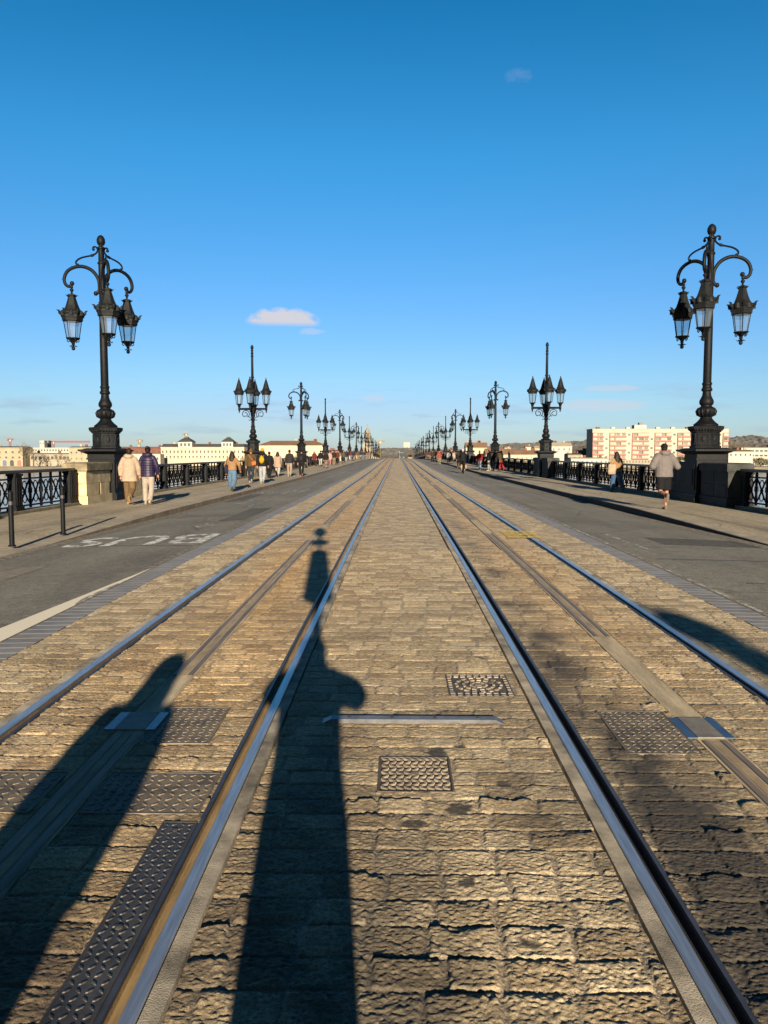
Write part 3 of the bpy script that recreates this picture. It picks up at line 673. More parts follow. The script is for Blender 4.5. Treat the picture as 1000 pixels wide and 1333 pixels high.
# ------------------------------------------------------------------ lamp posts
def arc(cx, cz, r, a0, a1, n): return [(cx + r * math.cos(R(a0 + (a1 - a0) * i / n)), cz + r * math.sin(R(a0 + (a1 - a0) * i / n))) for i in range(n + 1)]
def polar(pts, an): return [(r * math.cos(an), r * math.sin(an), z) for r, z in pts]
def chaikin(p, k=2):
    for _ in range(k):
        q = [p[0]]
        for a, b in zip(p, p[1:]):
            q.append(tuple(.75 * x + .25 * y for x, y in zip(a, b))); q.append(tuple(.25 * x + .75 * y for x, y in zip(a, b)))
        q.append(p[-1]); p = q
    return p
def lantern(parent, pos, hang=True, an=0.0):
    """z is the roof tip for hanging ones, measured from pos"""
    x, y, z = pos; n = 6; a0 = R(15) + an
    if hang:
        prof = [(.05, 0), (.13, -.03), (.145, -.08), (.115, -.10), (.13, -.16), (.19, -.36), (.245, -.50), (.30, -.57), (.365, -.60), (.385, -.655), (.355, -.70), (.36, -.74), (.325, -.80), (.32, -.88), (.275, -.90), (.05, -.905)]
        gt, gb = -.90, -1.42; rt, rb = .275, .195
    else:
        prof = [(.012, .12), (.035, .05), (.03, 0), (.06, -.05), (.085, -.13), (.14, -.32), (.20, -.55), (.26, -.70), (.31, -.74), (.345, -.79), (.325, -.84), (.33, -.88), (.29, -.95), (.285, -1.01), (.05, -1.02)]
        gt, gb = -1.01, -1.60; rt, rb = .265, .185
    m = MB(); m.lathe(list(reversed(prof)), n if hang else 12, (x, y, z), a0)
    rim = -.60 if hang else -.78; rr = .365 if hang else .33
    for k in range(6):        # crown of curled leaves
        a = a0 + k * math.pi / 3
        p = [(rr - .05, rim - .09), (rr + .02, rim - .02), (rr + .05, rim + .05), (rr + .115, rim + .075)] if hang else [(rr - .03, rim - .05), (rr + .02, rim), (rr + .06, rim + .035)]
        m.tube([(x + r * math.cos(a), y + r * math.sin(a), z + h) for r, h in p], [.05, .05, .032, .006] if hang else [.04, .03, .006], 5)
        b = a + math.pi / 6
        m.tube([(x + r * math.cos(b), y + r * math.sin(b), z + h) for r, h in [(rr * .86, rim - .12), (rr * .9, rim + .0), (rr * .88, rim + .06)]], [.085, .07, .01], 6, flat=.5)
        if hang:
            m.tube([(x + r * math.cos(a), y + r * math.sin(a), z + h) for r, h in [(.12, -.10), (.15, -.055), (.20, -.045)]], [.022, .016, .004], 4)
    lo = m.build('lantern', GREYROOF if hang else IRON2, parent); smooth_angle(lo, 35)
    c = MB()
    for k in range(6):
        a = a0 + k * math.pi / 3
        c.tube([(x + rt * math.cos(a), y + rt * math.sin(a), z + gt), (x + rb * math.cos(a), y + rb * math.sin(a), z + gb)], .013, 4)
    if hang:
        c.lathe([(.02, gb - .40), (.055, gb - .375), (.062, gb - .33), (.045, gb - .28), (.02, gb - .26), (.05, gb - .22), (.055, gb - .15), (.09, gb - .10), (.19, gb - .04), (.225, gb - .02), (.225, gb), (.05, gb + .005)], 10, (x, y, z))
        for k in range(6):
            a = a0 + k * math.pi / 3
            c.tube([(x + r * math.cos(a), y + r * math.sin(a), z + h) for r, h in [(.17, gb - .04), (.185, gb - .10), (.15, gb - .14), (.12, gb - .10)]], .014, 4)
            c.tube([(x + r * math.cos(a + .5), y + r * math.sin(a + .5), z + h) for r, h in [(.05, gb - .25), (.10, gb - .28), (.14, gb - .25)]], [.016, .012, .004], 4)
    else:
        c.lathe([(.05, gb - .34), (.06, gb - .25), (.085, gb - .21), (.10, gb - .12), (.16, gb - .04), (.215, gb - .015), (.215, gb), (.05, gb + .005)], 10, (x, y, z))
    co_ = c.build('lantern_cage', IRON, lo); smooth_angle(co_, 40)
    g = MB()
    vs = []
    for r, h in ((rb - .012, gb + .006), (rt - .012, gt - .003)):
        for k in range(6):
            a = a0 + k * math.pi / 3; vs.append((x + r * math.cos(a), y + r * math.sin(a), z + h))
    g.add(vs, [(k, (k + 1) % 6, (k + 1) % 6 + 6, k + 6) for k in range(6)])
    g.build('glass', GLASS, lo)
    return lo
def lamp_base(t, n):
    p = MB(); p.box((0, 0, .10), (1.04, 1.16, .20)); p.box((0, 0, .235), (.98, 1.10, .07), top=.96); p.box((0, 0, .80), (.86, .98, 1.06))
    for s in (-1, 1):
        p.box((s * .435, 0, .80), (.03, .70, .80)); p.box((0, s * .495, .80), (.60, .03, .80))
        p.box((s * .455, 0, .80), (.02, .42, .5)); p.box((0, s * .515, .80), (.36, .02, .5))
    p.box((0, 0, 1.36), (.92, 1.04, .06)); p.build('plinth', IRON, t)
    c = MB(); c.box((0, 0, 1.45), (.88, 1.02, .12)); 
    c.add([(x * a, y * b, z) for z, a, b in ((1.51, .45, .53), (1.60, .58, .80)) for x, y in ((-1, -1), (1, -1), (1, 1), (-1, 1))], [(3, 2, 1, 0), (4, 5, 6, 7), (0, 1, 5, 4), (1, 2, 6, 5), (2, 3, 7, 6), (3, 0, 4, 7)])
    c.box((0, 0, 1.633), (1.22, 1.70, .06)); c.box((0, 0, 1.685), (1.08, 1.45, .04), top=.8); c.build('cornice', IRON, t)
    b = MB(); a0 = R(30) if n == 6 else R(22.5)
    k = 1.0 if n == 6 else .88
    b.lathe([(.47 * k, 1.70), (.47 * k, 1.76), (.43 * k, 1.78), (.42 * k, 2.18), (.46 * k, 2.20), (.47 * k, 2.24), (.53 * k, 2.28), (.545 * k, 2.37), (.50 * k, 2.385), (.36, 2.40)], n, (0, 0, 0), a0)
    for i in range(n):       # raised frame of each panel and the egg row under the cap
        a = a0 + (i + .5) * 2 * math.pi / n; ap = .425 * k * math.cos(math.pi / n); w2 = .425 * k * math.sin(math.pi / n)
        u = Vector((math.cos(a), math.sin(a), 0)); v = Vector((-u.y, u.x, 0))
        for (dx, dz, sx, sz) in ((0, .165, 1.5 * w2, .03), (0, -.165, 1.5 * w2, .03), (.72 * w2, 0, .03, .30), (-.72 * w2, 0, .03, .30)):
            c0 = u * (ap + .006) + v * dx + Vector((0, 0, 1.98 + dz)); b.box(c0, (.03, sx, sz), rz=a)
        b.ball(u * (ap + .0) + Vector((0, 0, 1.98)), (.03, .07, .10), 8, 5, Matrix.Rotation(a, 3, 'Z'))
        for q in range(5):
            c0 = u * (.505 * k * math.cos(math.pi / n) + .005) + v * (q - 2) * .2 * w2 * 2 + Vector((0, 0, 2.27)); b.ball(c0, (.03, .03, .035), 6, 4)
    b.build('pedestal_box', IRON2, t)
def stone_blocks(t, s):
    # masonry flanks of the parapet, part of the lamp pedestal
    for e in (-1, 1):
        m = MB(); y = e * 1.72; x = 0
        y = e * 1.56; m.box((x, y, .13), (.74, 2.0, .255))
        for q in range(2):
            m.box((x, y - .49 + .0, .445 + q * .365), (.66, .955 if q else .7, .355)); m.box((x, y + .49, .445 + q * .365), (.66, .955, .355)); m.box((x, y, .445 + q * .365), (.64, 1.90, .36))
        m.build('stone_block', STONE, t)
        c = MB(); c.box((x, y, 1.0), (.69, 1.96, .04)); c.box((x, y, 1.125), (.76, 2.02, .21)); c.box((x, y, 1.245), (.70, 1.96, .03), top=.92); c.build('cap_stone', STONE_CAP, t)
def lamp_hanging(name='lamp_post'):
    t = empty(name); lamp_base(t, 6)
    c = MB()
    c.lathe([(.36, 2.39), (.37, 2.44), (.33, 2.47), (.27, 2.52), (.20, 2.60), (.17, 2.66), (.19, 2.69), (.25, 2.72), (.285, 2.79), (.295, 2.87), (.27, 2.94), (.20, 2.98), (.165, 3.0), (.16, 3.03), (.19, 3.05), (.215, 3.11), (.21, 3.18), (.17, 3.26), (.135, 3.34), (.125, 3.42),
             (.12, 3.46), (.155, 3.48), (.165, 3.52), (.155, 3.56), (.135, 3.58), (.13, 3.66), (.15, 3.68), (.15, 3.72), (.125, 3.75), (.12, 5.4), (.108, 6.2), (.105, 6.24), (.13, 6.27), (.13, 6.31), (.10, 6.34), (.10, 7.64), (.125, 7.66), (.125, 7.70), (.095, 7.73), (.09, 8.1), (.13, 8.13), (.13, 8.18), (.07, 8.22)], 20)
    for k in range(16):      # gadroons on the bulb
        a = 2 * math.pi * k / 16
        c.tube([(r * math.cos(a), r * math.sin(a), z) for r, z in [(.18, 2.68), (.26, 2.74), (.288, 2.85), (.25, 2.95)]], [.012, .03, .032, .01], 4)
    smooth_angle(c.build('column', IRON, t), 50)
    f = MB(); f.lathe([(.075, 8.21), (.07, 8.25), (.11, 8.28), (.135, 8.36), (.13, 8.45), (.09, 8.53), (.03, 8.575), (.01, 8.58)], 12)
    smooth_angle(f.build('finial', IRON, t), 60)
    for an in (0, R(120), R(240)):
        a = MB()
        p = chaikin([(.20, 6.72), (.10, 6.76), (.085, 7.0), (.12, 7.22), (.30, 7.47), (.60, 7.60), (.88, 7.58), (1.14, 7.45), (1.25, 7.2), (1.20, 7.0), (1.05, 6.93), (.98, 7.03)])
        a.tube(polar(p, an), [.045 + .012 * math.sin(math.pi * i / (len(p) - 1)) for i in range(len(p))], 8)
        a.ball(polar([(.21, 6.725)], an)[0], .075, 8, 6); a.ball(polar([(.98, 7.05)], an)[0], .075, 8, 6)
        for i in range(6, len(p) - 6, 7):           # little buds on the arm
            q = Vector(polar([p[i]], an)[0]); q2 = Vector(polar([p[i + 1]], an)[0]); nn = Vector((0, 0, 1)) if i % 2 else Vector((math.cos(an), math.sin(an), .2))
            a.tube([q, q + nn * .085], [.03, .004], 5)
        a.lathe([(.03, 6.70), (.035, 6.79), (.065, 6.82), (.065, 6.86), (.03, 6.885), (.05, 6.92), (.05, 6.96), (.03, 7.0)], 8, (polar([(1.0, 0)], an)[0]))
        ao = a.build('arm', IRON, t); smooth_angle(ao, 60)
        s = MB(); p = chaikin([(.25, 8.12), (.27, 8.2), (.17, 8.22), (.10, 8.12), (.14, 8.02), (.27, 7.94), (.45, 7.91), (.65, 7.87), (.80, 7.79), (.85, 7.70), (.78, 7.62)])
        s.tube(polar(p, an), .028, 6); s.ball(polar([(.25, 8.13)], an)[0], .05, 7, 5); s.ball(polar([(.78, 7.645)], an)[0], .045, 7, 5)
        k = len(p) // 2; s.tube(polar(p[k - 1:k + 2], an), .045, 7)
        smooth_angle(s.build('scroll_brace', IRON, ao), 60)
        lantern(t, polar([(1.0, 6.72)], an)[0], True, an)
    return t
def lamp_upright(name='lamp_post'):
    t = empty(name); lamp_base(t, 8)
    c = MB()
    c.lathe([(.32, 2.39), (.34, 2.42), (.30, 2.46), (.21, 2.50), (.19, 2.54), (.25, 2.58), (.265, 2.68), (.24, 2.78), (.17, 2.82), (.16, 2.86), (.20, 2.90), (.205, 3.0), (.17, 3.10), (.125, 3.2), (.12, 3.24), (.15, 3.27), (.15, 3.33), (.115, 3.36), (.105, 3.7), (.14, 3.74), (.15, 3.8), (.11, 3.84), (.12, 4.05), (.17, 4.25), (.23, 4.42), (.24, 4.56), (.17, 4.62), (.12, 4.75),
             (.09, 5.0), (.085, 6.5), (.12, 6.53), (.12, 6.58), (.085, 6.61), (.075, 7.9), (.10, 7.92), (.10, 7.96), (.07, 8.0), (.075, 8.08), (.10, 8.12), (.075, 8.18), (.06, 8.26), (.095, 8.29), (.095, 8.32), (.05, 8.35)], 16)
    smooth_angle(c.build('column', IRON, t), 50)
    f = MB(); f.lathe([(.05, 8.34), (.07, 8.39), (.105, 8.47), (.10, 8.56), (.06, 8.64), (.02, 8.69)], 10); smooth_angle(f.build('finial', IRON, t), 60)
    for k in range(4):
        an = R(90) * k
        a = MB(); a.tube(polar([(.1, 4.50), (.92, 4.50)], an), [.06, .05], 6); a.tube(polar([(.1, 4.42), (.88, 4.44)], an), .025, 5)
        a.lathe([(.015, 4.22), (.045, 4.27), (.035, 4.33), (.075, 4.40), (.075, 4.62), (.05, 4.68), (.045, 4.80)], 8, polar([(.9, 0)], an)[0])
        ao = a.build('arm', IRON, t); smooth_angle(ao, 50)
        s = MB(); p = [(.30 + .0, 4.0)] + arc(.46, 4.15, .23, 250, -60, 16) + arc(.48, 4.12, .12, -60, -300, 10)
        s.tube(polar([(.14, 3.86), (.22, 3.93)] + p, an), .026, 5)
        s.tube(polar([(.12, 3.76), (.22, 3.72), (.28, 3.78)], an), .02, 5)
        s.build('scroll_bracket', IRON, ao)
        lantern(t, polar([(.9, 6.42)], an)[0], False, an)
    return t
protoA, protoB = lamp_hanging(), lamp_upright()
LX = {-1: -9.6, 1: 9.68}; D0 = {-1: 25.3, 1: 24.4}; PITCHL = 26.0
for pr in (protoA, protoB): stone_blocks(pr, 1)
def darken_stone(o):  # right side blocks and cap stones take the much darker stone
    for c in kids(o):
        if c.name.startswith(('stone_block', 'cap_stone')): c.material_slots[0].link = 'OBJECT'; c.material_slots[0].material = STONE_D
near_words = ['nearest', 'second nearest', 'third nearest', 'fourth nearest', 'fifth nearest', 'sixth nearest', 'seventh nearest', 'eighth nearest', 'ninth nearest', 'tenth nearest']
usedA = usedB = False; lamp_y = {}
for s in (-1, 1):
    side = 'left' if s < 0 else 'right'
    for n in range(0, 16):
        y = D0[s] + n * PITCHL; a = (n % 2 == 0)
        if a: o = protoA if not usedA else dup(protoA); usedA = True
        else: o = protoB if not usedB else dup(protoB); usedB = True
        o.location = (LX[s], y, PAV(y) - .01); o.rotation_euler = (0, 0, 0 if s > 0 else math.pi)
        if s > 0: darken_stone(o)
        if n < 8: lab = 'black lamp post with %s, %s of its row on the %s parapet' % ('three hanging lanterns' if a else 'four upright lanterns', near_words[n], side)
        else: lab = 'tiny far black lamp post with %s, distant end of the %s parapet' % ('hanging lanterns' if a else 'upright lanterns', side)
        tag(o, lab, 'lamp post', 'lamp posts along the %s parapet' % side if n < 8 else 'tiny far lamp posts with %s on the %s' % ('hanging lanterns' if a else 'upright lanterns', side))
# ------------------------------------------------------------------ railings
def railing(L, npan):
    t = empty('iron_railing'); pw = L / npan
    MB().box((0, 0, 1.075), (.20, L, .05)).box((0, 0, 1.035), (.12, L, .034)).build('top_rail', RAILTOP, t)
    MB().box((0, 0, .88), (.05, L, .04)).build('mid_rail', IRON, t)
    MB().box((0, 0, .185), (.05, L, .04)).build('bottom_rail', IRON, t)
    MB().box((0, 0, .02), (.42, L, .12)).build('stone_sill', STONE_CAP, t)
    pm = MB(); pm.box((0, 0, .55), (.20, .36, .92)); pm.box((0, 0, .13), (.26, .42, .10)); pm.box((0, 0, .985), (.25, .40, .06))
    for s in (-1, 1):
        for k in (-.11, 0, .11): pm.box((s * .105, k, .57), (.025, .05, .70))
    pme = pm.mesh('post')
    lm = MB(); nc = 5; iw = pw - .38; cw = iw / nc
    for i in range(nc + 1):
        y = -iw / 2 + i * cw
        if 0 < i < nc: lm.box((0, y, .57), (.055, .055, .90)); lm.box((0, y, .57), (.075, .09, .14)); 
    for i in range(nc):
        y = -iw / 2 + (i + .5) * cw; h = cw / 2 - .02
        for s in (-1, 1):
            p = chaikin([(0, y - s * h, .22), (0, y - s * h * .55, .33), (0, y, .535), (0, y + s * h * .55, .74), (0, y + s * h, .86)], 1)
            lm.tube(p, .026, 4)
        for zc in (.70, .37):
            lm.tube([(0, y + .115 * math.cos(2 * math.pi * k / 10), zc + .115 * math.sin(2 * math.pi * k / 10)) for k in range(11)], .016, 4, cap=False)
        lm.box((0, y, .535), (.06, .07, .07), rx=R(45))
    lme = lm.mesh('lattice_panel')
    for i in range(npan + 1):
        y = -L / 2 + i * pw; y = min(max(y, -L / 2 + .20), L / 2 - .20); link('post', pme, IRON, t, (0, y, 0))
    for i in range(npan): link('lattice_panel', lme, IRON, t, (0, -L / 2 + (i + .5) * pw, 0))
    return t
RAILTOP = M('worn_handrail_iron', (.012, .015, .02), .35, .2, .3, 7)
prR = railing(20.5, 6); first = True
for s in (-1, 1):
    side = 'left' if s < 0 else 'right'
    for n in range(-1, 15):
        y = D0[s] + (n + .5) * PITCHL
        o = prR if first else dup(prR); first = False
        z0, z1 = PAV(y - 10), PAV(y + 10)
        o.location = (LX[s], y, (z0 + z1) / 2 - .005); o.rotation_euler = (math.atan2(z1 - z0, 20), 0, 0)
        if n < 0: lab = 'black lattice railing on the %s, from the picture edge to the nearest lamp post' % side
        elif n < 8: lab = 'black lattice railing on the %s, running onward from the %s lamp post' % (side, near_words[n])
        else: lab = 'tiny far stretch of black railing at the distant end on the %s' % side
        tag(o, lab, 'railing', 'iron railings along the %s parapet' % side if n < 8 else 'far railings on the %s' % side)
# bridge body under the deck
bd = empty('stone_bridge'); tag(bd, 'long stone bridge carrying the tram tracks over the river', 'bridge')
wall = M('bridge_side_stone', (.36, .28, .19), .9, 0, .3, 1.2, .4, 6)
for s in (-1, 1):
    m = MB()
    vs = []; ys = [y for y in YS]
    for y in ys:
        p = PAV(y)
        vs += [(s * 9.30, y, p - .03), (s * 10.05, y, p - .02), (s * 10.05, y, -2.6)]
    m.add(vs, [(i * 3 + k, i * 3 + k + 1, i * 3 + k + 4, i * 3 + k + 3) for i in range(len(ys) - 1) for k in range(2)])
    m.build('parapet_base', wall, bd)
for n in range(-1, 17):
    y = 25 + n * PITCHL - .4
    MB().box((0, y, -5.5), (21.4, 3.6, 6.4)).build('pier', wall, bd)
for n in range(-1, 16):
    y0 = 25 + n * PITCHL - .4; m = MB(); L = PITCHL - 3.6
    for s in (-1, 1):
        vs = []; k = 14
        for i in range(k + 1):
            yy = y0 + 1.8 + L * i / k; za = -6.5 + 3.7 * math.sqrt(max(0, 1 - (2 * i / k - 1) ** 2)); vs += [(s * 10.0, yy, za), (s * 10.0, yy, -2.55)]
        m.add(vs, [(2 * i, 2 * i + 1, 2 * i + 3, 2 * i + 2) for i in range(k)])
    m.build('arch', wall, bd)

# bollards
def bollard():
    t = empty('bollard'); m = MB()
    m.lathe([(.062, 0), (.062, .02), (.042, .03), (.040, .78), (.046, .785), (.046, .80), (.038, .805), (.038, .87), (.044, .875), (.044, .90), (.03, .93), (.01, .945)], 14)
    smooth_angle(m.build('post', IRON, t), 40)
    b = MB(); b.lathe([(.0425, .70), (.0425, .76)], 14); b.build('steel_band', LIP, t); return t
b1 = bollard(); b1.location = (-6.48, 12.75, PAV(12) - .05); tag(b1, 'slim black bollard closest to the left picture edge', 'bollard', 'bollards on the left kerb')
b2 = dup(b1); b2.location = (-6.46, 14.7, PAV(14) - .05); tag(b2, 'slim black bollard standing just left of the pale stone block', 'bollard')

# ------------------------------------------------------------------ people
dg_ = None
def fuse(mb, voxel, sm=2):
    me = mb.mesh('tmp'); o = bpy.data.objects.new('tmp', me); col.objects.link(o)
    r = o.modifiers.new('r', 'REMESH'); r.mode = 'VOXEL'; r.voxel_size = voxel
    if sm: s = o.modifiers.new('s', 'SMOOTH'); s.iterations = sm; s.factor = .5
    bpy.context.view_layer.update()
    m = bpy.data.meshes.new_from_object(o.evaluated_get(bpy.context.evaluated_depsgraph_get()))
    bpy.data.objects.remove(o); bpy.data.meshes.remove(me)
    m.polygons.foreach_set('use_smooth', [True] * len(m.polygons)); return m
_mc = {}
def cloth(c, rough=.85, var=.18, bump=.25):
    k = (c, rough)
    if k not in _mc: _mc[k] = M('cloth_%d' % len(_mc), tuple(x * .36 for x in c), rough, 0, var, 7, bump * 2, 13, spec=.2)
    return _mc[k]
SKIN = M('skin', (.24, .115, .07), .55, 0, .08, 12)
def limb(mb, pts, rs, n=9):
    mb.tube(pts, rs, n)
    for p, r in zip(pts, rs): mb.ball(p, r, 8, 6)
def make_person(p):
    """builds around the feet, facing +Y; p holds pose and clothing"""
    vox = p.get('vox', .014); st = p.get('stride', .35); H = p.get('h', 1.70); k = H / 1.72; wd = p.get('w', 1.0)
    lean = p.get('lean', .03); hipz = .90
    legs = {}
    for s, hip_a, kn in ((-1, st * .75, p.get('kl', .10)), (1, -st * .75, p.get('kr', .25 + st * .6))):
        hip = Vector((s * .085, 0, hipz)); kn_p = hip + .42 * Vector((s * .05, math.sin(hip_a), -math.cos(hip_a)))
        an = kn_p + .40 * Vector((-s * .03, math.sin(hip_a - kn), -math.cos(hip_a - kn))); legs[s] = [hip, kn_p, an, hip_a - kn]
    low = min(legs[s][2].z - (.05 if abs(legs[s][3]) > .5 else 0) for s in legs); dz = .085 - low
    for s in legs:
        for i in range(3): legs[s][i] = legs[s][i] + Vector((0, 0, dz))
    hz = hipz + dz
    sh = {}; ly = lambda z: (z - hz) * lean
    aS, aE, out = p.get('arm', (.25, .35, .14)); 
    for s in (-1, 1):
        b = (aS if s > 0 else -aS) * (1 if p.get('swing', True) else 0) + (aS if not p.get('swing', True) else 0)
        S0 = Vector((s * .175 * wd, ly(hz + .52), hz + .52)); el = S0 + .285 * Vector((s * out * 1.5, math.sin(b), -math.cos(b)))
        wr = el + .25 * Vector((s * (p.get('fore', 0.0)), math.sin(b + aE), -math.cos(b + aE))); sh[s] = (S0, el, wr, b + aE)
    hd = Vector((0, ly(hz + .74) + p.get('nod', .02), hz + .715))
    # body
    B = MB()
    B.rings([(0, ly(hz - .06), hz - .07, .13, .10), (0, 0, hz, .155, .115), (0, ly(hz + .12), hz + .14, .135, .10), (0, ly(hz + .3), hz + .32, .155, .11), (0, ly(hz + .45), hz + .46, .165, .105), (0, ly(hz + .53), hz + .545, .12, .08), (0, ly(hz + .57), hz + .585, .06, .06)])
    B.tube([(0, ly(hz + .55), hz + .54), tuple(hd + Vector((0, -.01, -.04)))], [.058, .052], 10)
    B.ball(hd + Vector((0, -.006, .022)), (.075, .094, .098), 14, 10); B.ball(hd + Vector((0, .028, -.045)), (.056, .062, .066), 12, 8)
    B.tube([hd + Vector((0, .088, .012)), hd + Vector((0, .112, -.022)), hd + Vector((0, .094, -.03))], [.008, .015, .008], 6)
    for s in (-1, 1):
        B.ball(hd + Vector((s * .076, -.005, -.005)), (.012, .020, .032), 7, 5); B.ball(hd + Vector((s * .03, .086, .028)), (.022, .012, .008), 6, 4)
        B.ball(hd + Vector((s * .02, .088, -.062)), (.020, .012, .009), 6, 4)
        l = legs[s]; limb(B, [l[0], l[0].lerp(l[1], .5), l[1], l[1].lerp(l[2], .35), l[2]], [.085, .072, .052, .054, .036])
        B.ball(l[2] + Vector((0, .05, -.045)), (.038, .11, .032), 8, 6)
        a = sh[s]; limb(B, [a[0], a[1], a[2]], [.05, .040, .028])
        d = (a[2] - a[1]).normalized(); sd_ = Vector((0, 0, 1)).cross(d); sd_ = sd_.normalized() if sd_.length > .1 else Vector((0, 1, 0))
        if abs(sd_.y) < .3: sd_ = (Vector((0, 1, 0)) - d * d.y).normalized()
        nrm = d.cross(sd_)
        B.tube([a[2], a[2] + d * .045, a[2] + d * .09], [.026, .038, .036], 8, flat=.5)
        if vox < .012:
            for i, (off, L) in enumerate(((-.030, .062), (-.010, .076), (.010, .072), (.029, .056))):
                q = a[2] + d * .085 + sd_ * off; B.tube([q, q + d * L * .5 + nrm * .006 * s, q + d * L * .85 + nrm * .024 * s], [.0095, .009, .007], 6)
            q = a[2] + d * .03 + sd_ * .034; B.tube([q, q + d * .03 + sd_ * .022, q + d * .065 + sd_ * .024], [.012, .010, .008], 6)
        else: B.tube([a[2] + d * .08, a[2] + d * .13, a[2] + d * .16 + nrm * .02], [.035, .032, .018], 7, flat=.45)
    bo = link('person', fuse(B, min(vox, .012)), SKIN); 
    # trousers
    T = MB(); tw = p.get('tw', 1.0); end = p.get('tend', 1.0)
    T.rings([(0, 0, hz - .10, .165, .125), (0, 0, hz, .172, .135), (0, ly(hz + .1), hz + .10, .155, .12)])
    for s in (-1, 1):
        l = legs[s]; P = [l[0], l[0].lerp(l[1], .5), l[1], l[1].lerp(l[2], .5), l[2] + Vector((0, -.01, .02))]; rr = [.105, .092 * (tw * .5 + .5), .072 * tw, .070 * tw, .064 * tw * p.get('flare', 1)]
        if end < 1: P = P[:3]; P[2] = P[1].lerp(P[2], .75 if end > .4 else .3); rr = [.11, .112 * tw, .108 * tw]
        T.tube(P, rr, 10)
        for q, r in list(zip(P, rr))[:-1]: T.ball(q, r * .99, 8, 6)
    tn = 'shorts' if end < 1 else 'trousers'
    if p.get('skirt'):
        T = MB(); T.rings([(0, 0, hz - .45, .22, .18), (0, 0, hz - .2, .20, .16), (0, 0, hz, .172, .135), (0, ly(hz + .1), hz + .1, .15, .12)]); tn = 'skirt'
    link(tn, fuse(T, vox), p['tm'], bo)
    # jacket
    G = MB(); pf = p.get('puff', 1.0); jl = p.get('jl', -.06); fl = p.get('jflare', 1.0)
    G.rings([(0, -.005, hz + jl, .19 * fl * pf * wd, .15 * fl * pf), (0, 0, hz + max(jl + .06, .02), .185 * pf * wd, .145 * pf), (0, ly(hz + .2), hz + .2, .172 * pf * wd, .135 * pf), (0, ly(hz + .35), hz + .36, .185 * pf * wd, .138 * pf), (0, ly(hz + .47), hz + .47, .185 * pf * wd, .125 * pf), (0, ly(hz + .54), hz + .545, .135 * pf, .10 * pf), (0, ly(hz + .6), hz + .60, .082, .085)], 16)
    for s in (-1, 1):
        a = sh[s]; e = a[1].lerp(a[2], p.get('sleeve', .93)); ar = p.get('ar', 1.0) * (.5 + .5 * pf)
        P = [a[0] + Vector((-s * .02, 0, -.015)), a[0].lerp(a[1], .5), a[1], a[1].lerp(e, .5), e]; rr = [.078 * ar, .072 * ar, .066 * ar, .060 * ar, .050 * ar]
        G.tube(P, rr, 10)
        for q, r in list(zip(P, rr))[:-1]: G.ball(q, r, 8, 6)
    if p.get('hood'):
        hy = ly(hz + .6) - .085
        G.tube([(-.085, hy + .10, hz + .60), (-.11, hy + .03, hz + .615), (-.07, hy - .02, hz + .60), (0, hy - .035, hz + .59), (.07, hy - .02, hz + .60), (.11, hy + .03, hz + .615), (.085, hy + .10, hz + .60)], [.035, .05, .06, .07, .06, .05, .035], 9)
        G.ball((0, hy - .01, hz + .57), (.10, .06, .09), 10, 7)
    else:
        G.tube([(.07 * math.cos(t_), ly(hz + .6) + .075 * math.sin(t_), hz + .60) for t_ in np.linspace(0, 2 * math.pi, 13)], .024, 6)
    jo = link('jacket', fuse(G, vox), p['jm'], bo)
    # shoes
    for s in (-1, 1):
        l = legs[s]; m = MB(); pitch = l[3] * .9
        rot = Matrix.Rotation(pitch, 3, 'X') if l[2].z - dz > 0 and abs(pitch) > .25 else Matrix.Identity(3)
        for c, r in (((0, -.02, -.035), (.042, .055, .05)), ((0, .06, -.05), (.044, .07, .036)), ((0, .13, -.055), (.045, .065, .030)), ((0, -.01, .0), (.044, .05, .045))): m.ball(Vector(l[2]) + rot @ Vector(c), r, 8, 6, rot)
        so_ = Vector(l[2]) + rot @ Vector((0, .05, -.077)); m.ball(so_, (.046, .145, .014), 10, 4, rot)
        link('shoe', fuse(m, .011, 1), p['sm'], bo)
    # hair and headgear
    hm = p.get('hm'); style = p.get('hair', 'short'); h = MB()
    c = hd + Vector((0, -.012, .03))
    if style in ('short', 'long', 'bun', 'pony'):
        h.ball(c + Vector((0, -.012, .012)), (.088, .100, .098), 14, 9); h.ball(c + Vector((0, -.04, -.04)), (.072, .06, .075), 10, 7)
        if style == 'long':
            h.tube([c + Vector((0, -.03, .02)), c + Vector((0, -.075, -.10)), c + Vector((0, -.105, -.26)), c + Vector((.02, -.115, -.42)), c + Vector((.02, -.105, -.50))], [.088, .10, .115, .085, .03], 12, flat=.55)
            for s in (-1, 1): h.tube([c + Vector((s * .06, -.02, .0)), c + Vector((s * .11, -.03, -.2)), c + Vector((s * .12, -.06, -.40))], [.04, .045, .012], 8)
        if style == 'bun': h.ball(c + Vector((0, -.09, .07)), .05, 10, 7)
        if style == 'pony': h.tube([c + Vector((0, -.09, .03)), c + Vector((0, -.15, -.03)), c + Vector((0, -.14, -.18))], [.035, .04, .012], 8)
        link('hair', fuse(h, .011), hm, bo)
    elif style == 'beanie':
        h.ball(c + Vector((0, -.004, .02)), (.090, .106, .102), 14, 9); h.tube([c + Vector((.086 * math.cos(t_), -.004 + .102 * math.sin(t_), .0)) for t_ in np.linspace(0, 2 * math.pi, 15)], .017, 6); h.ball(c + Vector((0, -.01, .125)), .03, 8, 6)
        link('beanie', fuse(h, .011), hm, bo)
        if p.get('hm2'): q = MB(); q.tube([c + Vector((0, -.05, -.02)), c + Vector((0, -.085, -.14)), c + Vector((0, -.10, -.25))], [.07, .085, .03], 10, flat=.6); link('hair', fuse(q, .011), p['hm2'], bo)
    elif style == 'cap':
